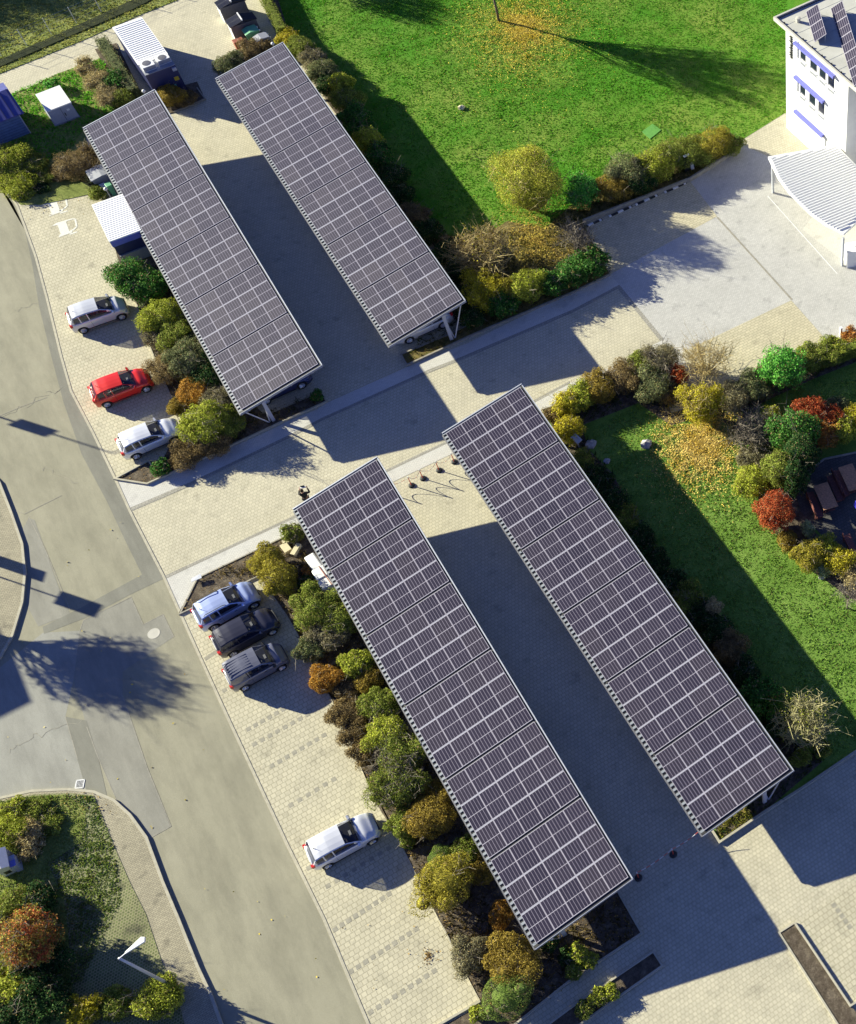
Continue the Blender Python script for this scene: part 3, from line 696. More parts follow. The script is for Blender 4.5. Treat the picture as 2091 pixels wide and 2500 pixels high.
    for s in (1, -1):
        w1 = plan(xf-.25)
        MB().add([(xf-.10, s*w1*.60, zh-.20), (xf-.42, s*(w1*.96), zh-.14), (xf-.30, s*(w1*1.005), zh-.26), (xf-.06, s*w1*.72, zh-.32), (xf-.20, s*w1*.78, zh-.155)], [(0, 4, 3), (4, 1, 2, 3)] ).build('headlight', lightm or M['rim'], root)
        w2 = plan(xr+.12)
        MB().box(xr-.012, xr+.16, s*w2*.86-.08, s*w2*.86+.10 if s > 0 else s*w2*.86+.08, .70, .92).build('tail_light', M['taillight'], root) if s > 0 else MB().box(xr-.012, xr+.16, -w2*.86-.10, -w2*.86+.08, .70, .92).build('tail_light', M['taillight'], root)
        mx = x_ws0-.22
        MB().add([(mx, s*(hw*.93), belt-.02), (mx+.16, s*(hw*.93), belt-.02), (mx+.14, s*(hw+.16), belt+.03), (mx-.01, s*(hw+.16), belt+.03),
                  (mx, s*(hw*.93), belt+.10), (mx+.12, s*(hw*.93), belt+.10), (mx+.09, s*(hw+.15), belt+.15), (mx-.01, s*(hw+.15), belt+.15)],
                 [(0, 1, 2, 3), (4, 5, 6, 7), (0, 1, 5, 4), (1, 2, 6, 5), (2, 3, 7, 6), (3, 0, 4, 7)]).build('wing_mirror', paintm if not van else M['black'], root)
        for dx in (mid-.22, mid+.72): MB().box(dx, dx+.16, s*(hw-.012)-.012, s*(hw-.012)+.012, belt-.17, belt-.14).build('door_handle', M['black'] if rails or van else paintm, root)
        MB().box(mid-.006, mid+.006, s*hw-.004, s*hw+.004, .36, belt-.12).build('door_seam', M['black'], root)
        MB().box(x_rg1+.42, x_ws0-.15, s*hw-.012, s*hw+.012, .27, .33).build('sill', M['black'], root)
    MB().box(xf-.10, xf+.006, -.46, .46, .36, .58).build('grille', M['black'], root)
    MB().box(xr-.008, xr+.05, -.27, .27, .66, .77).build('number_plate', M['white'], root)
    MB().tube([(x_ws0+.02, -.55, belt-.0), (x_ws0-.08, -.05, belt+.06)], .012, 4).build('wiper', M['black'], root)
    MB().tube([(x_ws0+.02, .1, belt-.0), (x_ws0-.08, .6, belt+.05)], .012, 4).build('wiper', M['black'], root)
    MB().box(x_ws0-.09, x_ws0+.07, -hw*.78, hw*.78, belt-.06, belt-.0).build('cowl', M['black'], root)
    return root
M['taillight'] = simple('tail_light', (.55, .02, .02), .3)
M['lamp'] = simple('clear_lamp', (.7, .72, .75), .2)
def place(o, x, y, rz, label, group):
    o.location = (x, y, 0); o.rotation_euler = (0, 0, rz); tag(o, label, 'car', group)
GC = 'cars parked in the roadside bays'
def wheelpair(rear, front, halfw):
    A, B = at(*rear), at(*front); m = (A+B)/2; a = math.atan2((B-A)[1], (B-A)[0])
    return m[0]-math.sin(a)*halfw-.02, m[1]+math.cos(a)*halfw, a
pW = lambda n, c, **k: paint(n, c, **k)
specs = [
 ((207.6, 814), (300.9, 781), .74, dict(L=3.56, Wd=1.60, H=1.50, paintm=pW('silver_paint', (.66, .67, .70)), hood=.66, wsl=.85, tail=.28, wb=2.45, wr=.29, belt=.94, zh=.86, roofy=.62), 'silver compact high-roof hatchback, topmost car in the roadside bays, beside the green laurels'),
 ((259.2, 997.6), (355.3, 960), .75, dict(L=3.58, Wd=1.62, H=1.36, paintm=pW('red_paint', (.68, .022, .012), metal=.0), hood=.90, wsl=.70, tail=.32, wb=2.46, wr=.29, belt=.88, zh=.80), 'bright red hatchback with black windows parked in the roadside bays'),
 ((329.2, 1124.5), (421.4, 1084.5), .74, dict(L=3.58, Wd=1.60, H=1.38, paintm=pW('white_paint_car', (.76, .77, .82)), hood=.90, wsl=.68, tail=.30, wb=2.36, wr=.29, belt=.88, zh=.80), 'white hatchback at the pointed end of the upper bays, just below the red car'),
 ((524.7, 1539.7), (621.8, 1486), .75, dict(L=3.52, Wd=1.62, H=1.46, paintm=pW('ice_blue_paint', (.42, .50, .78)), hood=.84, wsl=.72, tail=.28, wb=2.36, wr=.31, belt=.92, zh=.84, rails=True), 'pale blue SUV with roof rails, beside the mulch bed in the lower bays'),
 ((572, 1603), (668, 1550), .73, dict(L=3.50, Wd=1.58, H=1.38, paintm=pW('black_paint', (.035, .035, .055)), hood=.92, wsl=.66, tail=.28, wb=2.30, wr=.29, belt=.88, zh=.80), 'black hatchback parked between the pale blue SUV and the grey van'),
 ((600, 1686), (688, 1638), .71, dict(L=3.24, Wd=1.54, H=1.58, paintm=pW('grey_paint', (.15, .155, .20)), hood=.62, wsl=.66, tail=.12, wb=2.12, wr=.28, van=1, ribs=True, belt=.94, zh=.86, roofy=.70), 'grey compact delivery van with ribbed roof, lowest of the three side-by-side vehicles'),
 ((800, 2121.4), (908.4, 2062.2), .74, dict(L=3.60, Wd=1.60, H=1.40, paintm=pW('white_silver_paint', (.72, .73, .78)), hood=.96, wsl=.70, tail=.26, wb=2.38, wr=.29, belt=.88, zh=.80), 'white estate car standing alone in the lower bays'),
]
for (r_, f_, hwid, kw, lab), dx in zip(specs, (.05, .20, .25, .10, .06, .10, .12)):
    c = car(**kw); x, y, a = wheelpair(r_, f_, hwid); place(c, x+dx, y, a, lab, GC)
# cars half hidden under the carports
c = car(L=4.0, Wd=1.64, H=1.34, paintm=pW('dark_blue_paint', (.03, .04, .12)), hood=1.0, wsl=.7, tail=.4, wb=2.35, wr=.31, belt=.86, zh=.78); place(c, -.34, 35.02, 0.0, 'dark blue car parked under the lower end of the upper left carport', 'cars under the carports')
c = car(L=4.1, Wd=1.66, H=1.18, paintm=pW('sport_grey_paint', (.66, .66, .68)), hood=1.25, wsl=.7, tail=.6, wb=2.42, wr=.31, belt=.80, zh=.72, lightm=M['lamp']); place(c, 9.42, 34.78, PI, 'low grey sports car nosing out under the lower end of the upper right carport', 'cars under the carports')

# ------------------------------------------------------------------ containers and boxes, top left
def ribbed_roof(mb, x0, x1, y0, y1, z, n, rw=.09, rh=.05):
    for i in range(n):
        y = y0+(i+.5)*(y1-y0)/n; mb.add([(x0, y-rw, z), (x0, y-rw*.4, z+rh), (x0, y+rw*.4, z+rh), (x0, y+rw, z), (x1, y-rw, z), (x1, y-rw*.4, z+rh), (x1, y+rw*.4, z+rh), (x1, y+rw, z)],
            [(0, 4, 5, 1), (1, 5, 6, 2), (2, 6, 7, 3), (0, 1, 2, 3), (7, 6, 5, 4)])
# container A: walls blue, white ribbed roof, two heat pumps on the lower platform
cr = empty('shipping_container', (3.42, 69.9, 0), math.radians(2.0), 'blue container with white ribbed roof and two cooling units on top', 'container')
MB().box(-1.12, 1.12, -3.35, 3.45, 0.05, 2.42).build('walls', M['blued'], cr)
m = MB(); m.box(-1.14, 1.14, -1.95, 3.47, 2.42, 2.5); ribbed_roof(m, -1.05, 1.05, -1.85, 3.30, 2.5, 20, .09, .032); m.build('roof', M['roofwhite'], cr)
MB().box(-1.13, 1.13, -3.37, -1.95, 2.42, 2.46).build('roof_platform', M['midgrey'], cr)
for x in (-.58, .60):
    b = MB().box(x-.46, x+.46, -3.05 if x < 0 else -2.9, -2.05, 2.46, 2.84).build('cooling_unit', M['white'], cr)
    MB().lathe([(.30, .0), (.30, .02), (.05, .03)], (x-.02, -2.6, 2.84), 'z', 18).build('fan', M['darkgrey'], b)
    MB().box(x-.44, x+.44, -3.06 if x < 0 else -2.91, -3.04 if x < 0 else -2.89, 2.5, 2.8).build('grille', M['midgrey'], b)
m = MB()
for k in range(9): m.box(-1.135, -1.12, -3.2+k*.75, -3.0+k*.75, .2, 2.35); m.box(1.12, 1.135, -3.2+k*.75, -3.0+k*.75, .2, 2.35)
m.build('wall_ribs', M['blued'], cr)
MB().box(.62, .95, -3.375, -3.35, 1.2, 1.5).build('yellow_notice', M['yellow'], cr)
MB().box(.15, .55, -3.375, -3.35, .55, .95).build('teal_notice', M['teal'], cr)
MB().box(.78, 1.08, -3.50, -3.35, 2.05, 2.3).build('junction_box', M['cabinet'], cr)
# container B beside the upper left carport
cb = empty('office_container', (-4.05, 53.2, 0), math.radians(-1.5), 'blue cabin with white ribbed roof half under the upper left carport', 'container')
MB().box(-1.02, 1.0, -2.0, 1.98, .05, 2.2).build('walls', M['blued'], cb)
m = MB(); m.box(-1.08, 1.06, -2.08, 2.04, 2.2, 2.3); ribbed_roof(m, -1.05, 1.03, -2.0, 1.98, 2.3, 20, .06, .018); m.build('roof', M['roofwhite'], cb)
MB().box(-1.06, 1.04, -2.10, -2.0, 1.75, 2.2).build('front_band', M['blue'], cb)
MB().box(-1.0, 1.0, -2.16, -2.02, .0, .9).build('lower_panel', M['midgrey'], cb)
# transformer cabinet
cc = empty('transformer_cabinet', (-4.02, 69.1, 0), math.radians(3.5), 'low grey steel cabinet with flat white roof on the grass', 'cabinet')
MB().box(-.88, .86, -1.18, 1.10, .1, 1.32).build('housing', M['cabinet'], cc)
MB().box(-.90, .90, -1.22, 1.16, 1.32, 1.42).build('roof', M['white'], cc)
MB().box(-.94, .92, -1.24, 1.14, 0, .12).build('plinth', M['midgrey'], cc)
MB().box(-.012, .012, -1.195, -1.18, .15, 1.25).build('door_seam', M['black'], cc)
MB().box(.10, .16, -1.23, -1.18, .55, .8).build('handle', M['black'], cc)
MB().box(.35, .55, -1.20, -1.18, .85, 1.0).build('notice', M['white'], cc)
# blue shed at the left edge
p_r, p_l = at(76, 333), at(15, 360)
sh = empty('garden_shed', (-8.2, 69.6, 0), math.radians(4), 'blue boarded shed with standing seam metal roof at the left edge', 'shed')
MB().box(-3.6, 1.5, -1.6, 1.7, 0, 2.05).build('walls', M['shedwall'], sh)
m = MB(); m.add([(-3.75, -2.0, 2.0), (1.85, -2.0, 2.0), (1.85, .15, 2.75), (-3.75, .15, 2.75), (-3.75, 2.2, 2.0), (1.85, 2.2, 2.0),
   (-3.75, -2.0, 1.92), (1.85, -2.0, 1.92), (1.85, .15, 2.66), (-3.75, .15, 2.66), (-3.75, 2.2, 1.92), (1.85, 2.2, 1.92)],
  [(0, 1, 2, 3), (3, 2, 5, 4), (6, 9, 8, 7), (9, 10, 11, 8), (0, 6, 7, 1), (1, 7, 8, 2), (2, 8, 11, 5), (5, 11, 10, 4)])
rf = m.build('roof', M['shedroof'], sh)
m = MB()
for k in range(11):
    x = -3.6+k*.53; m.add([(x-.02, -2.0, 2.03), (x+.02, -2.0, 2.03), (x+.02, .15, 2.79), (x-.02, .15, 2.79), (x-.02, -2.0, 2.0), (x+.02, -2.0, 2.0), (x+.02, .15, 2.75), (x-.02, .15, 2.75)], [(0, 1, 2, 3), (0, 4, 5, 1), (1, 5, 6, 2), (0, 3, 7, 4)])
m.build('standing_seam', M['blued'], rf)
m = MB(); m.box(1.46, 1.53, -1.64, -1.57, 0, 2.0); m.build('corner_trim', M['cabinet'], sh)
m = MB()
for k in range(9): m.box(-3.6, 1.5, -1.612, -1.6, .2+k*.21, .215+k*.21)
m.build('board_joints', M['blued'], sh)

# ------------------------------------------------------------------ bin shelter and bins
def shelter(u, v, z, label):
    p = at(u, v, z)
    t = empty('bin_shelter', (p[0], p[1], 0), 0, label, 'bin shelter', 'black roofed bin shelters')
    MB().box(-1.02, 1.02, -.48, .48, 0, 1.30).build('enclosure', M['darkgrey'], t)
    MB().box(-1.06, -1.022, -.50, .50, 0, 1.15).build('side_wall', M['white'], t)
    for s in (-1, 1):
        for q in (0, 1):
            a, b = (-.54+q*.545, -.02+q*.545)
            x0, x1 = (-1.10, -.06) if s < 0 else (.06, 1.10)
            zz0, zz1 = (1.34, 1.58) if s < 0 else (1.58, 1.34)
            m = MB().add([(x0, a, zz0), (x1, a, zz1), (x1, b, zz1), (x0, b, zz0), (x0, a, zz0-.05), (x1, a, zz1-.05), (x1, b, zz1-.05), (x0, b, zz0-.05)], [(0, 1, 2, 3), (7, 6, 5, 4), (0, 4, 5, 1), (2, 6, 7, 3), (0, 3, 7, 4), (1, 5, 6, 2)])
            for k in range(4):
                yy = a+.04+k*.125; m.add([(x0, yy, zz0), (x0, yy+.03, zz0+.035), (x0, yy+.06, zz0), (x1, yy, zz1), (x1, yy+.03, zz1+.035), (x1, yy+.06, zz1)], [(0, 3, 4, 1), (1, 4, 5, 2)])
            m.build('lid', M['darkgrey'] if s < 0 else M['black'], t)
    MB().box(-.045, .045, -.52, .54, 1.56, 1.68).build('ridge', M['white'], t)
    return t
shelter(585, 39, 1.65, 'lower black roofed bin shelter with white ridge, next to the green bin container')
shelter(558, -6, 1.65, 'upper black roofed bin shelter cut by the top edge of the photo')
def dumpster(u, v, rz, m, lidm, label, w=1.0, l=1.25, h=1.15):
    p = at(u, v, h); t = empty('waste_container', (p[0], p[1], 0), rz, label, 'waste container', 'wheeled waste containers')
    MB().add([(-w/2*.85, -l/2*.85, .2), (w/2*.85, -l/2*.85, .2), (w/2*.85, l/2*.85, .2), (-w/2*.85, l/2*.85, .2), (-w/2, -l/2, h-.05), (w/2, -l/2, h-.05), (w/2, l/2, h-.05), (-w/2, l/2, h-.05)],
      [(0, 3, 2, 1), (4, 5, 6, 7), (0, 1, 5, 4), (1, 2, 6, 5), (2, 3, 7, 6), (3, 0, 4, 7)]).build('body', m, t)
    bevel(MB().add([(-w/2-.05, -l/2-.04, h-.05), (w/2+.05, -l/2-.04, h-.05), (w/2+.05, l/2+.04, h-.05), (-w/2-.05, l/2+.04, h-.05), (-w/2-.05, -l/2-.04, h), (-.1, -l/2-.04, h+.12), (w/2+.05, -l/2-.04, h+.06), (w/2+.05, l/2+.04, h+.06), (-.1, l/2+.04, h+.12), (-w/2-.05, l/2+.04, h)],
      [(0, 3, 2, 1), (4, 5, 8, 9), (5, 6, 7, 8), (0, 1, 6, 5, 4), (3, 9, 8, 7, 2), (0, 4, 9, 3), (1, 2, 7, 6)]).build('lid', lidm, t), .015)
    for y in (-l*.3, l*.3): MB().lathe([(.07, -.06), (.09, 0), (.07, .06)], (w/2+.10, y, h-.12), 'y', 10).build('lid_hinge', M['white'], t)
    for x, y in ((-.35, -.4), (.35, -.4), (.35, .4), (-.35, .4)): MB().lathe([(.1, -.03), (.1, .03)], (x*w, y*l, .1), 'y', 12).build('castor', M['rubber'], t)
    return t
dumpster(611, 73, math.radians(3), M['green'], M['green'], 'large green wheeled waste container beside the black bin shelter', 1.02, .78, 1.0)
dumpster(638, 90, math.radians(3), M['midgrey'], M['midgrey'], 'grey wheeled waste container right of the green one', .98, .70, .95)
dumpster(246, 418, math.radians(2), M['midgrey'], M['midgrey'], 'grey waste container half under the upper left carport above the cabin', 1.7, 1.2, 1.2)
def wheelie(u, v, m, label, h=1.05):
    p = at(u, v, h); t = empty('wheelie_bin', (p[0], p[1], 0), math.radians(6), label, 'wheelie bin', 'small wheeled bins'); t.scale = (.66, .72, .92)
    MB().add([(-.2, -.24, .06), (.2, -.24, .06), (.2, .2, .06), (-.2, .2, .06), (-.27, -.32, h-.06), (.27, -.32, h-.06), (.27, .30, h-.06), (-.27, .30, h-.06)],
      [(0, 3, 2, 1), (4, 5, 6, 7), (0, 1, 5, 4), (1, 2, 6, 5), (2, 3, 7, 6), (3, 0, 4, 7)]).build('body', m, t)
    bevel(MB().box(-.30, .30, -.35, .34, h-.06, h+.02).build('lid', m, t), .03)
    MB().tube([(-.25, .38, h-.06), (.25, .38, h-.06)], .02, 5).build('handle', m, t)
    for s in (-1, 1): MB().lathe([(.1, -.025), (.1, .025)], (.0, .22, .1), 'z', 12).build('wheel', M['rubber'], t) if False else MB().tube([(s*.2, .22, .1), (s*.26, .22, .1)], .1, 10).build('wheel', M['rubber'], t)
    return t
wheelie(573, 97, M['brown'], 'left brown wheelie bin below the bin shelter')
wheelie(586, 93, M['brown'], 'right brown wheelie bin below the bin shelter')
wheelie(250, 450, M['white'], 'small white lidded bin between the dark container and the ribbed cabin roof', .9)
wheelie(262, 447, M['green'], 'narrow dark green bin tucked under the upper left carport edge', 1.1)
for (u, v, lab) in ((258, 461, 'round white globe lamp above the cabin roof'), (586+80, 106, 'round white globe lamp at the top edge of the upper right carport'), (351, 222, 'round white globe lamp at the top edge of the upper left carport')):
    p = at(u, v, 1.3); t = empty('garden_lamp', (p[0], p[1], 0), 0, lab, 'lamp', 'small white globe lamps')
    MB().tube([(0, 0, 0), (0, 0, 1.2)], .03, 6).build('pole', M['steel'], t); MB().lathe([(.03, -.12), (.1, -.08), (.14, 0), (.1, .09), (.02, .13)], (0, 0, 1.3), 'z', 12).build('globe', M['white'], t, smooth=True)
A, B = at(217, 420, .0), at(239, 460, .0)
t = empty('handrail', tuple((A+B)/2), 0, 'thin grey rail beside the bins left of the upper left carport', 'railing')
a = (A-B)/2; MB().tube([tuple(a+[0, 0, .9]), tuple(-a+[0, 0, .9])], .025, 6).build('rail', M['steel'], t)
MB().tube([tuple(a), tuple(a+[0, 0, .9])], .02, 5).build('post', M['steel'], t); MB().tube([tuple(-a), tuple(-a+[0, 0, .9])], .02, 5).build('post', M['steel'], t)
# wire fence along the rough grass
fx = [(65, 112, 50, 86), (126, 86, 108, 60), (189, 57, 170, 28), (248, 30, 232, 2), (5, 138, -12, 112)]
ft = empty('wire_fence', (0, 78, 0), 0, 'thin wire fence with grey posts along the rough grass bank', 'fence')
pp = []
for k in range(8):
    g = at(5+k*61, 138-k*27); pp.append(g); MB().tube([(g[0], g[1]-78, 0), (g[0], g[1]-78, 1.5)], .028, 5).build('post', M['steel'], ft)
m = MB()
for z in (.4, .8, 1.2, 1.45):
    m.tube([(g[0], g[1]-78, z) for g in pp], .006, 3)
m.build('wire', M['steel'], ft)

# ------------------------------------------------------------------ white office building
A = at(1921, 311); bx, by = A[0], A[1]
bl = empty('office_building', (bx, by, 0), math.radians(2.9), 'white three storey office building with flat roof and blue blinds', 'building')
LB = 7.3; HB = 9.1
WF = [(1.75, 2.40, 7.40, 8.42), (2.92, 3.72, 7.35, 8.42), (4.0, 4.75, 7.30, 8.42), (5.0, 5.75, 7.25, 8.42), (1.74, 2.38, 4.40, 5.52), (2.85, 3.6, 4.30, 5.50), (3.95, 4.7, 4.25, 5.48)]
# wall facing -x built as a grid with real openings
ss = sorted({0.0, LB, 1.55, 5.0} | {w[0] for w in WF} | {w[1] for w in WF} ); zz = sorted({0.0, HB} | {w[2] for w in WF} | {w[3] for w in WF})
m = MB()
for i in range(len(ss)-1):
    for j in range(len(zz)-1):
        a_, b_, c_, d_ = ss[i], ss[i+1], zz[j], zz[j+1]
        if any(a_ >= w[0]-1e-6 and b_ <= w[1]+1e-6 and c_ >= w[2]-1e-6 and d_ <= w[3]+1e-6 for w in WF): continue
        m.add([(0, -a_, c_), (0, -b_, c_), (0, -b_, d_), (0, -a_, d_)], [(0, 1, 2, 3)])
for a_, b_, c_, d_ in WF:
    m.add([(0, -a_, c_), (0, -b_, c_), (0, -b_, d_), (0, -a_, d_), (.07, -a_, c_), (.07, -b_, c_), (.07, -b_, d_), (.07, -a_, d_)], [(0, 1, 5, 4), (1, 2, 6, 5), (2, 3, 7, 6), (3, 0, 4, 7)])
m.add([(0, 0, 0), (22, 0, 0), (22, 0, HB), (0, 0, HB), (0, -LB, 0), (22, -LB, 0), (22, -LB, HB), (0, -LB, HB)], [(0, 1, 2, 3), (4, 5, 6, 7)])
m.build('wall', M['whitewall'], bl)
MB().box(1.6, 22, -22, -LB-.002, 0, HB).build('wing_wall', M['whitewall'], bl)
MB().box(1.52, 1.598, -11.5, -11.0, 0, HB).build('downpipe', M['steel'], bl)
for a_, b_, c_, d_ in WF:
    w = MB().box(.03, .065, -b_, -a_, c_, d_).build('window', M['white'], bl)
    MB().box(.02, .03, -b_+.05, -a_-.05, c_+.05, d_-.05).build('pane', M['glass'], w)
    MB().box(-.10, .02, -b_-.06, -a_+.06, c_-.07, c_).build('sill', M['white'], w)
    MB().box(-.004, 0, -b_, -a_, c_-.42, c_-.12).build('vent_panel', M['midgrey'], w)
for s0, s1, z in ((1.25, 5.85, 8.43), (1.27, 4.72, 5.54), (1.27, 4.75, 2.46)):
    b = MB().box(-.24, -.01, -s1, -s0, z, z+.17).build('blind_box', M['blue'], bl)
    MB().box(-.26, -.24, -s1-.02, -s0+.02, z-.05, z+.17).build('valance', M['blue'], b)
m = MB()
for k in range(11): y = -1.5-k*.31; m.box(-.03, -.012, y-.27, y, .1, 2.45)
m.build('slatted_door', M['white'], bl)
MB().box(-.05, -.01, -4.95, -4.85, 0, 2.5).build('door_post', M['steel'], bl)
MB().box(-.06, -.01, -1.5, -1.4, 4.4, 5.6).build('shutter_rail', M['alu'], bl); MB().box(-.06, -.01, -1.5, -1.4, 7.3, 8.7).build('shutter_rail', M['alu'], bl)
rfp = [(-.38, .95), (22, .95), (22, -22), (.95, -22), (.95, -9.2), (-.38, -9.2)]
rf = MB().prism(rfp, HB, HB+.16).build('roof', M['roofgrey'], bl)
inner = [(-.5, 1.05), (22, 1.05)]
m = MB()
m.box(-.38, -.24, -9.2, .95, HB+.16, HB+.30); m.box(-.24, 22, .81, .95, HB+.16, HB+.30)
m.build('parapet', M['concrete'], rf)
m = MB(); m.box(-.18, -.15, -9.1, .75, HB+.20, HB+.24); m.box(-.15, 22, .68, .71, HB+.20, HB+.24)
for k in range(9): m.box(-.21, -.03, -8.8+k*1.1, -8.72+k*1.1, HB+.16, HB+.26)
m.build('lightning_rail', M['black'], rf)
MB().lathe([(.16, 0), (.16, .22), (.19, .24), (.19, .32), (.05, .34)], (.85, -.35, HB+.16), 'z', 12).build('vent', M['concrete'], rf)
m = MB()
for k in range(7): m.box(-.2, 10, -7.4+k*1.2, -7.385+k*1.2, HB+.161, HB+.168)
m.build('membrane_seam', M['midgrey'], rf)
# vertical name lettering on the wall (illegible dark letters)
m = MB(); rgl = random.Random(5); z = 6.78
for g_ in 'abdabncdabo':
    h_ = .19; y0_ = -.86
    m.box(-.05, -.01, y0_, y0_+.26, z, z+.045)
    if g_ in 'abdn': m.box(-.05, -.01, y0_, y0_+.26, z+.11, z+.15); m.box(-.05, -.01, y0_+.20, y0_+.26, z+.03, z+.13)
    if g_ in 'bd': m.box(-.05, -.01, y0_+.26, y0_+.42, z, z+.05)
    if g_ in 'co': m.box(-.05, -.01, y0_, y0_+.06, z+.03, z+.14); m.box(-.05, -.01, y0_+.04, y0_+.24, z+.12, z+.16)
    z += h_
m.build('lettering', M['black'], bl)
# roof solar racks
def rack(u, v, n, label):
    p = at(u, v, HB+.25); t = empty('solar_rack', (p[0], p[1], HB+.16), math.radians(-24), label, 'solar panel rack', 'tilted solar racks on the office roof')
    for k in range(n):
        y = -k*1.72-.85; tl = math.radians(34); me = MB().box(-.5, .5, -.85, .85, -.02, .02).mesh('module'); me.materials.append(M['rackpanel'])
        o = link('solar_module', me, None, t); o.location = (.42, y, .42); o.rotation_euler = (0, -tl, 0)
        MB().tube([(.78, y+.7, 0), (.80, y+.7, .66)], .03, 4).build('support', M['steel'], t); MB().tube([(.78, y-.7, 0), (.80, y-.7, .66)], .03, 4).build('support', M['steel'], t)
t_ = panel_mat('rack_module', 1.0, 1.7, 6, 10); M['rackpanel'] = t_
rack(1969, 30, 2, 'short tilted rack of two solar panels near the roof corner')
rack(2029, 22, 5, 'long tilted rack of solar panels in the middle of the office roof')
rack(2088, -5, 5, 'tilted solar rack at the right edge of the photo on the office roof')

# white ribbed canopy in front of the building
zc = 2.95
cp = [tuple(at(u, v, zc)[:2]) for u, v in [(1876, 381), (2041, 352), (2110, 420), (2110, 525), (2061, 570), (2020, 549), (1977, 518), (1929, 470), (1900, 432)]]
cx, cy = cp[0]
cn = empty('canopy', (cx, cy, 0), 0, 'white ribbed canopy with curved front edge before the office building', 'canopy')
loc = [(x-cx, y-cy) for x, y in cp]
MB().prism(loc, zc-.22, zc-.02).build('fascia', M['white'], cn)
import itertools
def clip_line(poly, p, d):
    ts = []
    for i in range(len(poly)):
        a = np.array(poly[i]); b = np.array(poly[(i+1) % len(poly)]); e = b-a
        den = d[0]*e[1]-d[1]*e[0]
        if abs(den) < 1e-9: continue
        w = a-p; t = (w[0]*e[1]-w[1]*e[0])/den; s = (w[0]*d[1]-w[1]*d[0])/den
        if 0 <= s <= 1: ts.append(t)
    return (min(ts), max(ts)) if len(ts) >= 2 else None
d1 = at(2091, 1130/1.0, zc)[:2]
ra, rb = at(1921, 446, zc)[:2], at(2091, 379, zc)[:2]; dr = (rb-ra)/np.linalg.norm(rb-ra); nr = np.array([-dr[1], dr[0]])
m = MB(); c0 = np.mean(np.array(loc), 0)
inset = [tuple(c0+(np.array(q)-c0)*.955) for q in loc]
for k in range(-40, 41):
    p = c0+nr*k*.245; r_ = clip_line(inset, p, dr)
    if r_ and r_[1]-r_[0] > .3:
        a, b = p+dr*r_[0], p+dr*r_[1]; h = .075
        vs = []
        for q in (a, b): vs += [(*(q-nr*.085), zc-.02), (*(q-nr*.04), zc-.02+h), (*(q+nr*.04), zc-.02+h), (*(q+nr*.085), zc-.02)]
        m.add(vs, [(0, 4, 5, 1), (1, 5, 6, 2), (2, 6, 7, 3), (0, 1, 2, 3), (7, 6, 5, 4)])
m.build('roof_ribs', M['white'], cn)
for u, v in ((1888, 470), (2057, 648)):
    g = at(u, v); MB().box(g[0]-cx-.07, g[0]-cx+.07, g[1]-cy-.07, g[1]-cy+.07, 0, zc-.2).build('post', M['steel'], cn)
g = at(2085, 640); t = empty('service_box', (g[0]+.15, g[1], 0), math.radians(-20), 'white waist-high cabinet under the ribbed canopy post', 'cabinet')
MB().box(-.75, .75, -.5, .5, 0, 1.5).build('housing', M['white'], t); MB().lathe([(.05, 0), (.05, .03)], (0, 0, 1.5), 'z', 8).build('lock', M['black'], t)

# ------------------------------------------------------------------ street furniture
def barrier_post(x, y, label):
    t = empty('barrier_post', (x, y, 0), 0, label, 'barrier post', 'red and white barrier posts')
    MB().lathe([(.20, 0), (.21, .03), (.15, .09), (.05, .11)], (0, 0, 0), 'z', 16).build('foot', M['black'], t)
    MB().tube([(0, 0, .1), (0, 0, .82)], .028, 8).build('pole', M['red'], t); MB().tube([(0, 0, .82), (0, 0, 1.0)], .032, 8).build('cap', M['white'], t)
    return t
def chain(a, b, label, sag=.45, z=.92):
    a, b = np.array(a[:2]), np.array(b[:2]); L = np.linalg.norm(b-a); n = 16; mid = (a+b)/2
    t = empty('barrier_chain', (mid[0], mid[1], 0), 0, label, 'chain', 'red and white plastic chains')
    P = []
    for i in range(n+1):
        s = i/n; q = a*(1-s)+b*s-mid; P.append((q[0], q[1], z-4*sag*s*(1-s)))
    for k, (nm, mm) in enumerate((('red_links', 'red'), ('white_links', 'white'))):
        m = MB()
        for i in range(n):
            if (i//2) % 2 == k: m.tube([P[i], P[i+1]], .016, 4)
        m.build(nm, M[mm], t)
B3 = [at(1005.6, 1185.4), at(1033.5, 1168.3), at(1072.8, 1148.4)]
tip = at(1031, 1231); b0 = tip-SUN*1.0; b4 = at(1110, 1128)
for i, (b, lb) in enumerate(zip([b0]+B3+[b4], ['barrier post hidden at the right edge of the lower left carport roof', 'left of the three visible barrier posts on the lane', 'middle of the three visible barrier posts on the lane', 'right of the three visible barrier posts on the lane', 'barrier post hidden under the lower right carport'])): barrier_post(b[0], b[1], lb)
allb = [b0]+B3+[b4]
for i, lb in enumerate(['chain from under the lower left carport to the left visible post', 'chain between the left and middle visible posts', 'chain between the middle and right visible posts', 'chain from the right visible post to the lower right carport']): chain(allb[i], allb[i+1], lb)
L3 = [at(1560, 2144), at(1645, 2087), at(1719, 2036)]
for b, lb in zip(L3[:2], ['left red footed barrier post at the lower exit between the carports', 'right red footed barrier post at the lower exit between the carports']): barrier_post(b[0], b[1], lb)
chain(L3[0], L3[1], 'nearly taut chain between the two lower exit posts', .25); chain(L3[1], L3[2], 'chain from the lower exit post up to the lower right carport corner', .25)
g = at(2053, 823); t = empty('bollard', tuple(g), 0, 'white square bollard at the garden edge of the light court', 'bollard'); MB().box(-.08, .08, -.08, .08, 0, .95).build('column', M['white'], t); MB().box(-.1, .1, -.1, .1, .95, 1.0).build('cap', M['white'], t); MB().box(-.22, .22, -.14, .14, 0, .04).build('foot', M['concrete'], t)
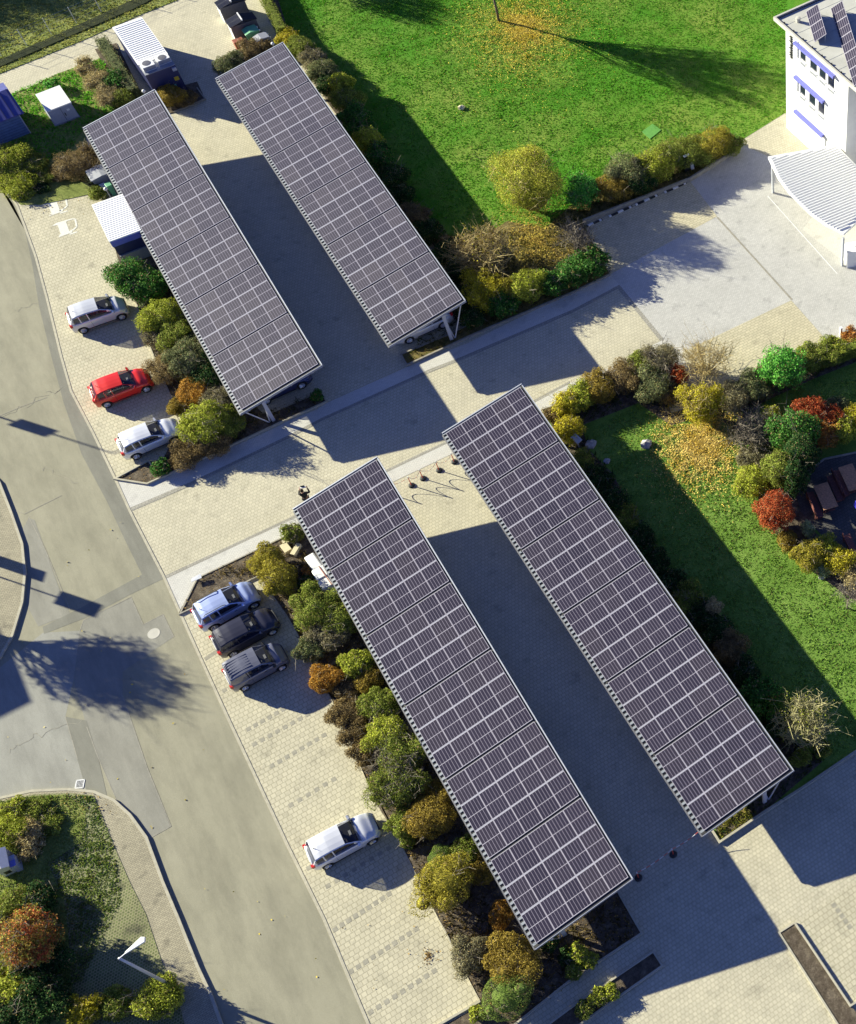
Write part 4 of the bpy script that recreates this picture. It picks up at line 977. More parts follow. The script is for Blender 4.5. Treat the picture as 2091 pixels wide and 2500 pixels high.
# charging station
g = at(1691, 413); t = empty('charging_station', tuple(g), math.radians(0), 'white and black car charging column before the clipped hedge', 'charging station')
bevel(MB().box(-.14, .14, -.12, .12, 0, 1.45).build('column', M['white'], t), .04); MB().box(-.09, .09, -.135, -.12, .95, 1.3).build('display', M['black'], t)
MB().box(-.62, -.18, -.06, .04, 0, 1.5).build('sign_board', M['black'], t); MB().box(-.64, -.16, -.10, .06, 1.5, 1.58).build('sign_cap', M['white'], t)
MB().tube([(.13, -.1, 1.0), (.2, -.2, .5), (.1, -.18, .3), (.12, -.13, .9)], .02, 5).build('cable', M['black'], t)
# wheel stops
for i, (u, v, lb) in enumerate([(1443, 549, 'lowest'), (1516, 517, 'second from the bottom'), (1580, 489, 'third from the bottom'), (1650, 459, 'topmost')]):
    g = at(u, v); t = empty('wheel_stop', tuple(g), math.radians(.5), f'rubber wheel stop, {lb} of the row along the hedge', 'wheel stop', 'wheel stops below the clipped hedge')
    MB().prism([(-.95, -.07), (.95, -.07), (.95, .07), (-.95, .07)], .006, .10).build('stop', M['black'], t)
    for a in (-.95, -.22, .70): MB().box(a, a+(.44 if a == -.22 else .18), -.075, .075, .02, .105).build('reflector', M['white'], t)
# street lamp
g = at(426, 2410); t = empty('street_lamp', (g[0], g[1], .11), 0, 'tall grey street lamp with long white head over the lower left verge', 'street lamp')
MB().tube([(0, 0, 0), (0, 0, 5.8)], [.09, .055], 10).build('pole', M['steel'], t, smooth=True)
hd = np.array([1.0, .12, 0]); m = MB().tube([(0, 0, 5.78), (.38, .04, 5.86)], .03, 6); m.build('arm', M['alu'], t)
m = MB().add([(.30, -.01, 5.82), (.30, .09, 5.82), (1.15, .30, 5.90), (1.30, .18, 5.92), (1.22, -.02, 5.90), (.30, -.01, 5.88), (.30, .09, 5.88), (1.15, .30, 6.0), (1.30, .18, 6.02), (1.22, -.02, 6.0)],
   [(4, 3, 2, 1, 0), (5, 6, 7, 8, 9), (0, 1, 6, 5), (1, 2, 7, 6), (2, 3, 8, 7), (3, 4, 9, 8), (4, 0, 5, 9)]); bevel(m.build('lamp_head', M['white'], t), .02)
# silver box on the verge
g = at(40, 2110); t = empty('utility_box', (g[0], g[1], .12), math.radians(-6), 'silver metal box with a blue label among the weeds, lower left', 'utility box')
MB().box(-.55, .05, -.5, .55, 0, .95).build('body', M['alu'], t); MB().add([(-.6, -.55, .95), (.1, -.55, .95), (.1, .6, .95), (-.6, .6, .95), (-.25, -.55, 1.1), (-.25, .6, 1.1)], [(0, 1, 4), (1, 2, 5, 4), (2, 3, 5), (3, 0, 4, 5), (0, 3, 2, 1)]).build('lid', M['alu'], t)
MB().box(.05, .32, -.55, .1, 0, .75).build('side_panel', M['cabinet'], t); MB().box(.06, .33, -.54, -.2, .75, .78).build('blue_label', M['blue'], t); MB().box(-.4, -.1, -.505, -.5, .2, .5).build('vent', M['black'], t)
# manhole and drain grate
g = at(376, 1547); t = tag(MB().lathe([(.34, .012), (.34, .018), (.30, .02), (.27, .016), (.02, .018)], tuple(g), 'z', 24).build('manhole_cover', M['concrete']), 'round pale manhole cover in the asphalt patch', 'manhole cover')
q = [at(*p)[:2] for p in [(184, 1925), (188, 1906), (207, 1904), (203, 1924)]]; c = np.mean(q, 0)
t = empty('drain_grate', (c[0], c[1], 0), 0, 'square steel drain grate by the lower left kerb', 'drain grate')
m = MB(); qq = [tuple(p-c) for p in q]; MB().prism([tuple(np.array(p)*.8) for p in qq], .012, .018).build('pit', M['black'], t)
for i in range(4): m.obox(qq[i], qq[(i+1) % 4], .05, .012, .03)
for k in range(1, 6): a = np.array(qq[0])*(1-k/6)+np.array(qq[3])*k/6; b = np.array(qq[1])*(1-k/6)+np.array(qq[2])*k/6; m.obox(a, b, .02, .012, .028)
m.build('bars', M['white'], t)
# painted EV symbols on the bays
def ev(u, v, label):
    g = at(u, v); t = empty('ev_marking', (g[0], g[1], .0), math.radians(-4), label, 'road marking', 'painted charging symbols')
    z0, z1 = .006, .011
    m = MB()
    m.box(-.42, .16, -.62, .50, z0, z1)                                    # car body seen from the front
    m.prism([(-.78, .50), (-.42, .66), (.22, .62), (.22, .44), (-.42, .40)], z0+.001, z1+.001)
    m.prism([(-.50, -.62), (.12, -.62), (.42, -.50), (.30, -.82), (-.62, -.86)], z0+.001, z1+.001)
    m.build('car_symbol', M['roadpaint'], t)
    m = MB(); P = [(.16, .56), (.66, .52), (.78, .40), (.70, -.40), (.40, -.62)]
    for i in range(4): m.obox(P[i], P[i+1], .12, z0+.002, z1+.002)
    m.box(.10, .60, -.98, -.86, z0, z1)
    m.build('cable_symbol', M['roadpaint'], t)
ev(136, 502, 'upper white painted charging car symbol, partly under fallen leaves'); ev(159, 553, 'lower white painted charging car symbol on the clean pavers')
# dark marker pavers between the bays
def studs(p, q, n, label):
    A, B = at(*p), at(*q); m = MB(); c = (A+B)/2; rg = random.Random(int(p[0]+p[1]))
    for i in range(n):
        s = (i+.5)/n; a = A*(1-s)+B*s-c; m.box(a[0]-.12, a[0]+.12, a[1]-.12, a[1]+.12, .006, .0095)
    o = m.build('bay_marking', M['stud'], None, (c[0], c[1], 0)); tag(o, kind='structure')
for p, q, n in [((700, 1972), (825, 1897), 6), ((745, 2125), (800, 2090), 3), ((1010, 1995), (1040, 1980), 2), ((790, 2170), (960, 2065), 8), ((810, 2275), (958, 2178), 9), ((848, 2378), (1025, 2263), 10), ((895, 2478), (1070, 2365), 9),
    ((655, 1875), (800, 1790), 8), ((612, 1822), (760, 1740), 8), ((598, 1785), (700, 1727), 6), ((540, 1690), (590, 1662), 3), ((500, 1610), (530, 1590), 3), ((2033, 2204), (2080, 2270), 5), ((1815, 800), (1850, 850), 4), ((1885, 770), (1925, 825), 4)]: studs(p, q, n, '')
# road patch edges and cracks drawn as thin sealed seams
seams = [[(70, 1262), (110, 1340), (172, 1490)], [(0, 1235), (60, 1255), (150, 1210)], [(195, 1540), (204, 1515), (320, 1458), (350, 1525)], [(350, 1525), (398, 1500), (425, 1555)], [(212, 1775), (240, 1850), (290, 1965)], [(300, 1700), (360, 1875), (418, 2018), (365, 2048)], [(0, 1015), (60, 990), (115, 970)], [(160, 1750), (190, 1855)]]
m = MB()
for s in seams:
    P = [at(*p) for p in s]
    for a, b in zip(P[:-1], P[1:]): m.obox(a, b, .035, .012, .0145)
o = m.build('road_seams', M['kerbd']); tag(o, kind='structure')

rgc = np.random.default_rng(77); m = MB()
for (u0, v0, u1, v1) in [(0, 1022, 120, 962), (120, 962, 150, 950), (20, 1840, 90, 1790), (90, 1790, 200, 1760), (30, 760, 90, 740), (100, 1140, 190, 1180)]:
    n_ = 9; pts_ = [at(u0+(u1-u0)*i/n_+rgc.normal()*4, v0+(v1-v0)*i/n_+rgc.normal()*4) for i in range(n_+1)]
    for a, b in zip(pts_[:-1], pts_[1:]): m.obox(a, b, .022, .013, .0145)
o = m.build('road_cracks', M['stud']); tag(o, kind='structure')
# white wrapped bundle and timber beside the lower left carport
P = [at(752, 1352, .9), at(775, 1385, .9), at(790, 1410, .9), at(803, 1432, .9)]; c = np.mean(P, 0)
t = empty('wrapped_bundle', (c[0], c[1], 0), 0, 'long white tarpaulin-wrapped bundle beside the lower left carport edge', 'bundle')
for k, (a, b, w, h, mm, nm) in enumerate([(P[0], P[1], .62, .8, 'white', 'front_cover'), (P[1], P[2], .80, .9, 'white', 'middle_cover'), (P[2], P[3], .85, .85, 'white', 'rear_cover')]):
    a, b = a-c, b-c; o = MB().obox(a, b, w, 0, h).build(nm, M[mm], t); bevel(o, .08, 2)
MB().obox(P[1]-c+[.1, 0, 0], P[3]-c+[.2, 0, 0], .05, .9, .93).build('tie_strip', M['brown'], t)
MB().obox(P[3]-c, P[3]-c+[.5, -1.5, 0], .12, .5, .62).build('grey_bar', M['steel'], t)
for (u, v, a, l, w, lb) in [(712, 1324, -42, .85, .26, 'upper'), (726, 1347, 2, .80, .28, 'right'), (702, 1343, 60, .65, .42, 'left')]:
    g = at(u, v); t = empty('timber_block', (g[0], g[1], .06), math.radians(a+38), f'{lb} of three pale timber blocks lying at the bed tip', 'timber block', 'pale timber blocks')
    MB().box(-l/2, l/2, -w/2, w/2, 0, .28).build('block', M['timber'], t)
def rock(u, v, r, label, m='stone'):
    g = at(u, v); rg = np.random.default_rng(int(u)); Q = core_quads((0, 0, 0), (r, r*.75, r*.5)); f = 1+.25*np.sin(Q[..., :1]*9/r+1)*np.cos(Q[..., 1:2]*7/r)
    o = link('rock', quads_mesh('rock', Q*f), M[m], None, (g[0], g[1], r*.25)); tag(o, label, 'rock', 'grey garden rocks')
rock(1443, 1088, .48, 'pointed grey rock behind the small blue sign in the garden'); rock(1578, 1088, .5, 'flat grey rock on the garden lawn near the yellow leaves'); rock(1482, 1128, .3, 'small broken rock beside the shaded hedge'); rock(2007, 1410, .3, 'small pale rock below the yellow garden bushes')
rock(1127, 265, .34, 'single pale stone lying in the big lawn', 'timber')
g = at(1414, 1092); t = empty('garden_sign', (g[0], g[1], .05), math.radians(20), 'small pale blue sign on a post beside the garden rock', 'sign')
MB().box(-.03, .03, -.03, .03, 0, .8).build('post', M['steel'], t); MB().add([(-.22, -.25, .75), (.22, -.25, .75), (.22, .3, 1.0), (-.22, .3, 1.0), (-.22, -.25, .71), (.22, -.25, .71), (.22, .3, .96), (-.22, .3, .96)], [(0, 1, 2, 3), (7, 6, 5, 4), (0, 4, 5, 1), (1, 5, 6, 2), (2, 6, 7, 3), (3, 7, 4, 0)]).build('panel', M['cabinet'], t)
q = [at(*p)[:2] for p in [(1568, 322), (1594, 303), (1615, 318), (1588, 340)]]; c = np.mean(q, 0)
o = MB().prism([tuple(p-c) for p in q], .02, .06).build('lawn_hatch', simple('green_cover', (.10, .30, .05), .9), None, (c[0], c[1], 0)); tag(o, 'bright green square cover plate set in the big lawn', 'cover plate')
g = at(483, 1418); t = empty('bird_bath', (g[0], g[1], .05), 0, 'small pale blue bent plate on the mulch bed tip', 'plate'); MB().add([(-.3, -.1, .25), (.3, -.2, .3), (.35, .12, .28), (-.2, .15, .22), (-.3, -.1, .23), (.3, -.2, .28), (.35, .12, .26), (-.2, .15, .2)], [(0, 1, 2, 3), (7, 6, 5, 4), (0, 4, 5, 1), (1, 5, 6, 2), (2, 6, 7, 3), (3, 7, 4, 0)]).build('plate', M['cabinet'], t); MB().tube([(0, 0, 0), (0, 0, .24)], .04, 6).build('stand', M['steel'], t)
t.name = 'bent_plate'
# ------------------------------------------------------------------ garden terrace furniture
def table(u, v, label, l=1.9, w=.95, rz=math.radians(-14)):
    g = at(u, v, .75); t = empty('garden_table', (g[0], g[1], .06), rz, label, 'table', 'wooden beer garden tables')
    MB().box(-w/2, w/2, -l/2, l/2, .71, .75).build('tabletop', M['wood'], t)
    for y in (-l*.35, l*.35):
        MB().box(-w*.4, w*.4, y-.04, y+.04, 0, .06).build('foot', M['wooddark'], t); MB().box(-.05, .05, y-.04, y+.04, .06, .71).build('leg', M['wooddark'], t)
def bench(u, v, label, l=1.95, w=.42, rz=math.radians(-14), side=-1):
    g = at(u, v, .45); t = empty('garden_bench', (g[0], g[1], .06), rz, label, 'bench', 'wooden beer garden benches')
    MB().box(-w/2, w/2, -l/2, l/2, .41, .45).build('seat', M['wooddark'], t)
    MB().box(side*w/2-.02+side*.08, side*w/2+.02+side*.08, -l/2, l/2, .5, .9).build('backrest', M['wooddark'], t)
    for y in (-l*.4, l*.4):
        MB().box(-w*.45, w*.45, y-.03, y+.03, 0, .41).build('leg', M['wooddark'], t); MB().box(side*w/2-.02+side*.08, side*w/2+.02+side*.08, y-.03, y+.03, 0, .5).build('back_post', M['wooddark'], t)
table(2017, 1212, 'sunlit brown wooden table in the shaded garden terrace'); table(2078, 1166, 'dark wooden table at the right edge of the terrace')
bench(1992, 1233, 'dark red bench left of the sunlit terrace table'); bench(2040, 1192, 'bench right of the sunlit terrace table', side=1); bench(2055, 1180, 'bench back to back with its neighbour, left of the right-hand table'); bench(2082, 1338, 'dark bench at the lower right end of the terrace')
g = at(2100, 1215, 2.2); t = empty('parasol', (g[0], g[1], .06), 0, 'closed deep blue parasol at the right edge of the terrace', 'parasol')
MB().tube([(0, 0, 0), (0, 0, 2.3)], .03, 8).build('pole', M['steel'], t); MB().lathe([(.30, 1.2), (.34, 1.35), (.20, 1.8), (.04, 2.3)], (0, 0, 0), 'z', 9).build('canopy', M['parasol'], t)

# ------------------------------------------------------------------ person
def person():
    hd = at(738, 1200, 1.62); t = empty('person', (hd[0], hd[1], 0), math.radians(-20), 'person in black jacket with raised forearms at the top corner of the lower left carport', 'person')
    J = {'pel': (0, 0, .95), 'wst': (0, 0, 1.12), 'chs': (0, .0, 1.35), 'nck': (0, .0, 1.50), 'hd0': (0, .02, 1.58), 'hd1': (0, .03, 1.72),
         'shL': (-.19, 0, 1.43), 'elL': (-.31, .14, 1.22), 'wrL': (-.24, .36, 1.36), 'hnL': (-.21, .42, 1.40),
         'shR': (.19, 0, 1.43), 'elR': (.31, .14, 1.22), 'wrR': (.24, .36, 1.36), 'hnR': (.21, .42, 1.40),
         'hpL': (-.10, 0, .90), 'knL': (-.11, .03, .50), 'anL': (-.12, -.02, .10), 'toL': (-.13, .15, .04),
         'hpR': (.10, 0, .90), 'knR': (.12, .05, .50), 'anR': (.13, 0, .10), 'toR': (.14, .17, .04)}
    R = {'pel': .15, 'wst': .14, 'chs': .165, 'nck': .065, 'hd0': .085, 'hd1': .095, 'shL': .08, 'elL': .055, 'wrL': .038, 'hnL': .04, 'shR': .08, 'elR': .055, 'wrR': .038, 'hnR': .04,
         'hpL': .10, 'knL': .07, 'anL': .045, 'toL': .045, 'hpR': .10, 'knR': .07, 'anR': .045, 'toR': .045}
    E = [('pel', 'wst'), ('wst', 'chs'), ('chs', 'nck'), ('nck', 'hd0'), ('hd0', 'hd1')]
    for s in 'LR': E += [('chs', 'sh'+s), ('sh'+s, 'el'+s), ('el'+s, 'wr'+s), ('wr'+s, 'hn'+s), ('pel', 'hp'+s), ('hp'+s, 'kn'+s), ('kn'+s, 'an'+s), ('an'+s, 'to'+s)]
    def skin(name, keys, mat_, k=1.0, rootk=None):
        ks = [q for q in J if q in keys]; me = bpy.data.meshes.new(name); ix = {q: i for i, q in enumerate(ks)}
        me.from_pydata([J[q] for q in ks], [(ix[a], ix[b]) for a, b in E if a in ix and b in ix], [])
        o = link(name, me, mat_, t); md = o.modifiers.new('s', 'SKIN'); 
        for i, q in enumerate(ks):
            sv = me.skin_vertices[0].data[i]; sv.radius = (R[q]*k, R[q]*k*.85); sv.use_root = (q == (rootk or ks[0]))
        ss_ = o.modifiers.new('u', 'SUBSURF'); ss_.levels = 1; ss_.render_levels = 2; return o
    skinm = simple('skin', (.42, .24, .16), .6)
    skin('body', list(J), skinm)
    skin('jacket', ['pel', 'wst', 'chs', 'nck', 'shL', 'elL', 'wrL', 'shR', 'elR', 'wrR'], simple('black_cloth', (.008, .008, .012), .9), 1.16, 'chs')
    skin('trousers', ['pel', 'hpL', 'knL', 'anL', 'hpR', 'knR', 'anR'], simple('dark_trousers', (.02, .022, .035), .9), 1.14, 'pel')
    hm = MB().lathe([(.07, 1.62), (.105, 1.68), (.11, 1.75), (.07, 1.82), (.02, 1.845)], (0, .0, 0), 'z', 14); hm.build('hair', simple('brown_hair', (.06, .035, .015), .8), t, smooth=True)
    MB().lathe([(.012, 0), (.022, .03), (.008, .06)], (0, .125, 1.62), 'z', 6).build('nose', skinm, t)
    for s in (-1, 1):
        MB().lathe([(.005, 0), (.014, .012), (.005, .024)], (s*.04, .115, 1.665), 'z', 6).build('eye', M['black'], t)
        m = MB()
        for k in range(4): x = s*.21+(k-1.5)*.019; m.tube([(x, .43, 1.40), (x, .50, 1.42), (x, .53, 1.395)], [.010, .009, .007], 5)
        m.tube([(s*.21-s*.035, .42, 1.41), (s*.21-s*.06, .47, 1.43)], [.011, .008], 5); m.build('fingers', skinm, t)
    c = empty('remote_control', tuple(np.array(t.location)+[.42*math.sin(math.radians(20)), .45*math.cos(math.radians(20)), 0]), t.rotation_euler.z, 'small white hand-held controller in the hands of the black-clad person', 'controller')
    MB().box(-.17, .17, -.05, .05, 1.40, 1.44).build('housing', M['white'], c); MB().box(-.12, .12, .03, .04, 1.44, 1.56).build('screen', M['black'], c)
person()
# ------------------------------------------------------------------ vegetation rows
row('in bed left of upper left carport', 'shrubs left of the upper left carport', [
 (318, 668, 44, 'laurel', 'dark green laurel'), (358, 702, 42, 'laurel', 'glossy green laurel'), (398, 768, 44, 'ygreen', 'yellow-green rounded shrub'),
 (378, 818, 30, 'grey', 'small grey-brown shrub'), (430, 818, 40, 'olive', 'olive rounded shrub'), (478, 842, 36, 'ggreen', 'grey-green shrub beside the roof'), (462, 880, 52, 'ggreen', 'large grey-green shrub'),
 (408, 895, 40, 'brown', 'reddish brown shrub at the kerb'), (510, 915, 44, 'dgreen', 'dark green shrub beside the roof'), (470, 962, 36, 'orange', 'orange leaved shrub'), (440, 990, 26, 'obrown', 'small orange-brown shrub'),
 (532, 985, 40, 'grey', 'grey twiggy shrub', dict(twig=10)), (500, 1035, 56, 'ygreen', 'large yellow-green shrub', dict(twig=8)), (560, 1030, 36, 'olive', 'olive shrub at the carport corner'), (520, 1085, 34, 'brown', 'low brown shrub'), (455, 1110, 38, 'brown', 'low dark brown shrub', dict(flat=.7)), (390, 1142, 20, 'laurel', 'tiny green shrub')])
row('in corner bed above charging bays', 'shrubs above the charging bays', [
 (18, 385, 40, 'ygreen', 'yellow-green shrub', dict(flat=.7)), (70, 400, 40, 'olive', 'olive shrub', dict(flat=.5)), (40, 440, 44, 'ygreen', 'bright olive spreading shrub', dict(flat=.38)), (110, 428, 26, 'olive', 'dark olive shrub', dict(flat=.4)), (58, 472, 24, 'ygreen', 'low yellow-green shrub', dict(flat=.22)), (150, 422, 26, 'brown', 'brown-green shrub', dict(flat=.4)), (195, 398, 44, 'brown', 'large brown shrub', dict(twig=10)), (232, 380, 24, 'grey', 'grey-brown shrub at the roof edge'), (100, 458, 18, 'dgreen', 'dark low shrub', dict(flat=.3)), (240, 468, 22, 'olive', 'small olive shrub by the bins')])
row('around the blue container', 'shrubs around the containers', [
 (212, 165, 24, 'tan', 'tan dry ornamental grass'), (235, 195, 30, 'tan', 'dry straw-coloured grass clump', dict(twig=14)), (288, 198, 26, 'laurel', 'green weedy shrub'), (262, 235, 28, 'tan', 'straw-coloured grass clump'), (300, 235, 24, 'olive', 'olive weedy shrub'), (130, 205, 16, 'bgreen', 'tiny bright green weed clump'), (412, 230, 30, 'obrown', 'orange-brown shrub'), (450, 240, 26, 'brown', 'dark brown low shrub', dict(flat=.6))], )
row('at top corner of upper right carport', 'shrubs at the top of the upper right carport', [
 (550, 158, 28, 'ggreen', 'pale grey-green shrub'), (582, 145, 26, 'ggreen', 'silvery green shrub'), (612, 128, 28, 'brown', 'brown-green shrub'), (642, 112, 24, 'brown', 'brown twiggy shrub')])
row('along right side of upper right carport', 'shrubs right of the upper right carport', [
 (705, 92, 26, 'yellow', 'yellow-green shrub', dict(flat=.9)), (735, 118, 32, 'olive', 'olive shrub'), (765, 142, 30, 'grey', 'grey-olive shrub'), (790, 172, 34, 'ggreen', 'grey-green shrub'), (802, 205, 30, 'dgreen', 'dark shrub'),
 (830, 204, 26, 'ygreen', 'bright yellow-green shrub', dict(hf=1.5)), (850, 245, 34, 'olive', 'olive-green shrub'), (872, 285, 34, 'laurel', 'mid green shrub'), (880, 320, 30, 'laurel', 'dense green shrub'), (903, 340, 30, 'ygreen', 'pale yellow-green shrub', dict(hf=1.6)), (925, 385, 36, 'laurel', 'green upright shrub'), (955, 430, 38, 'dgreen', 'deep green shrub'), (975, 475, 32, 'dgreen', 'dark bluish green shrub'), (1012, 525, 34, 'brown', 'dark brown rounded shrub'), (1050, 565, 32, 'dgreen', 'dark green low shrub'), (1085, 620, 30, 'dgreen', 'plain dark green shrub'), (1110, 672, 28, 'dgreen', 'deep green small shrub'), (1130, 730, 30, 'dgreen', 'rich dark green shrub')])
shrub(1290, 440, 96, 'willow', 'large round yellow-green willow shrub at the lawn edge', None, 1.2, 'bush', 'willow_bush', twig=12, seed=5, dens=4.5)
row('in hedge behind the charging column', 'clipped shrubs along the lawn edge', [
 (1425, 465, 38, 'bgreen', 'bright green leafy shrub', dict(hf=1.3)), (1490, 455, 38, 'obrown', 'golden brown clipped shrub'), (1528, 412, 44, 'ggreen', 'grey-green clipped shrub', dict(hf=1.2)), (1560, 440, 36, 'dgreen', 'dark green clipped shrub'), (1600, 400, 44, 'ygreen', 'yellow-green clipped shrub'), (1650, 372, 46, 'olive', 'broad olive clipped shrub'), (1700, 362, 42, 'olive', 'olive-brown clipped shrub'), (1745, 345, 40, 'gold', 'golden clipped shrub', dict(hf=1.1)), (1782, 352, 30, 'olive', 'dark olive clipped end shrub')], )
row('in corner bed right of upper right carport', 'autumn shrubs in the corner bed', [
 (1178, 700, 48, 'yellow', 'bright yellow shrub', dict(dens=.7)), (1225, 740, 34, 'laurel', 'green low shrub'), (1285, 695, 42, 'ygreen', 'yellow-green rounded shrub'), (1345, 690, 34, 'laurel', 'fresh green low shrub'), (1400, 662, 38, 'laurel', 'green hedge-like shrub'), (1448, 640, 34, 'laurel', 'green shrub by the kerb'), (1150, 770, 30, 'dgreen', 'dark green kerbside shrub'), (1235, 705, 30, 'gold', 'golden shrub'), (1090, 590, 20, 'brown', 'small brown shrub')])
bare(1180, 615, 85, 'large tan twiggy bush with yellow leaves right of the upper right carport', None, 2.6, 'twigtan', 70, .03, 'yellow', nl=700)
bare(1405, 585, 55, 'grey leafless bush beside the paved court corner', None, 2.2, 'twiggrey', 46, .028)
row('along lane edge of the garden', 'shrubs along the garden edge', [
 (1385, 985, 36, 'yellow', 'yellow shrub at the carport corner', dict(dens=.8)), (1420, 965, 36, 'ygreen', 'yellow-green shrub'), (1465, 945, 40, 'obrown', 'golden brown shrub'), (1522, 920, 42, 'brown', 'pinkish brown shrub'), (1570, 895, 36, 'olive', 'olive twiggy shrub', dict(twig=12)), (1614, 880, 44, 'grey', 'grey-olive twiggy shrub', dict(twig=20)), (1602, 940, 42, 'ggreen', 'grey-green shrub'), (1654, 912, 26, 'red', 'small red shrub'), (1640, 960, 30, 'brown', 'brown shrub behind the red one'),
 (1790, 965, 40, 'grey', 'grey-green dome shrub'), (1840, 938, 40, 'ggreen', 'soft grey-green shrub'), (1909, 892, 52, 'bgreen', 'bright green large shrub', dict(hf=1.4)), (1968, 878, 36, 'olive', 'olive hedge shrub'), (2010, 862, 34, 'olive', 'olive-green hedge shrub'), (2045, 848, 28, 'ygreen', 'yellow-green hedge shrub'), (2085, 826, 26, 'redor', 'orange-red low shrub'), (1388, 1045, 34, 'yellow', 'yellow-green shrub at the roof edge'), (1355, 1010, 24, 'brown', 'brown low shrub at the roof edge')])
bare(1725, 885, 72, 'fan-shaped leafless tan bush above the yellow tree', None, 2.6, 'twigtan', 60, .026)
shrub(1712, 985, 56, 'yellow', 'vivid yellow autumn tree shedding leaves on the garden lawn', None, 1.5, 'tree', 'yellow_tree', twig=30, dens=.9, seed=9)
bare(1841, 1055, 66, 'grey leafless bush right of the yellow tree', None, 2.4, 'twiggrey', 64, .028)
row('in bed around the garden terrace', 'shrubs around the terrace', [
 (1989, 1008, 36, 'red', 'dark red maple shrub'), (2025, 1024, 30, 'red', 'red maple shrub right of its twin'), (2035, 992, 26, 'ggreen', 'grey-green shrub'), (1941, 1055, 50, 'laurel', 'green rounded shrub', dict(hf=1.9)), (2013, 1058, 38, 'redor', 'green shrub with red tips'), (2060, 1048, 34, 'ygreen', 'yellow-green shrub'), (2088, 1020, 30, 'yellow', 'yellow shrub at the photo edge'), (1955, 1110, 40, 'dgreen', 'dark green shrub', dict(hf=2.6)), (1905, 1145, 40, 'olive', 'olive shrub', dict(hf=2.2)), (1940, 1165, 32, 'dgreen', 'dark green upright shrub', dict(hf=2.8)), (1838, 1172, 42, 'ygreen', 'pale yellow-green shrub'), (1835, 1120, 34, 'grey', 'grey-green low shrub'),
 (1893, 1246, 42, 'red', 'tall bright red maple shrub', dict(hf=2.0)), (1975, 1293, 15, 'pale', 'small white-green flower ball shrub', dict(hf=2.2)), (1922, 1316, 24, 'obrown', 'golden low shrub'), (1978, 1352, 38, 'gold', 'golden yellow shrub', dict(hf=1.1)), (2015, 1340, 34, 'ygreen', 'light green shrub'), (2053, 1370, 36, 'yellow', 'yellow shrub', dict(dens=.8)), (2012, 1385, 24, 'pale', 'pale green low shrub'), (2082, 1400, 32, 'tan', 'tan dry shrub', dict(twig=12)), (1900, 1100, 30, 'olive', 'small olive shrub'), (1880, 1010, 24, 'ygreen', 'small yellow-green shrub')])
bare(2062, 1385, 34, 'small leafless tree with slim trunk at the edge of the garden lawn', None, 2.4, 'twiggrey', 30, .02, None, 'tree', 'bare_tree', 1.1, base=(2069, 1486))
row('along right side of lower right carport', 'shrubs right of the lower right carport', [
 (1418, 1130, 32, 'olive', 'olive shrub'), (1455, 1175, 38, 'dgreen', 'dark green shrub'), (1490, 1225, 40, 'dgreen', 'deep green shrub'), (1520, 1275, 40, 'olive', 'dark olive shrub'), (1556, 1322, 38, 'dgreen', 'dark green rounded shrub'), (1595, 1370, 38, 'dgreen', 'shaded green shrub'), (1632, 1420, 38, 'dgreen', 'dark green spreading shrub'), (1672, 1462, 36, 'olive', 'dark olive shrub'), (1710, 1500, 34, 'dgreen', 'dark blackish shrub'), (1743, 1484, 18, 'tan', 'pale cream flowering shrub', dict(hf=2.4)), (1755, 1535, 36, 'dgreen', 'dark green full shrub'), (1783, 1585, 40, 'brown', 'reddish brown shrub'), (1818, 1642, 34, 'dgreen', 'dark green low shrub'), (1858, 1700, 48, 'laurel', 'large green shrub'), (1895, 1765, 34, 'dgreen', 'dark green corner shrub'), (2008, 1825, 22, 'olive', 'small olive shrub'), (1955, 1850, 22, 'olive', 'small dark olive shrub')])
bare(1969, 1762, 76, 'pale yellow leafless tree below the large green shrub', None, 3.0, 'barkpale', 60, .034, 'ygreen', 'tree', 'bare_tree', .25, nl=900)
row('left of lower left carport, upper half', 'shrubs left of the lower left carport', [
 (718, 1300, 24, 'olive', 'spiky olive shrub', dict(twig=16)), (654, 1366, 34, 'gold', 'golden conical conifer'), (680, 1410, 40, 'gold', 'larger golden conifer'), (757, 1402, 19, 'redor', 'small red-orange shrub'), (712, 1440, 24, 'brown', 'low brown shrub'), (742, 1430, 22, 'dgreen', 'dark green low shrub'),
 (768, 1486, 50, 'olive', 'big light olive dome shrub', dict(hf=1.2)), (832, 1508, 44, 'olive', 'light olive dome shrub', dict(hf=1.2)), (805, 1550, 38, 'grey', 'grey twiggy shrub', dict(twig=26)), (756, 1585, 32, 'ggreen', 'grey-green shrub at the kerb'), (794, 1657, 34, 'orange', 'orange ball-shaped shrub'), (875, 1622, 36, 'ygreen', 'yellow-olive shrub'), (908, 1652, 32, 'obrown', 'orange-brown shrub'), (852, 1680, 32, 'brown', 'dark brown low shrub', dict(flat=.7)),
])
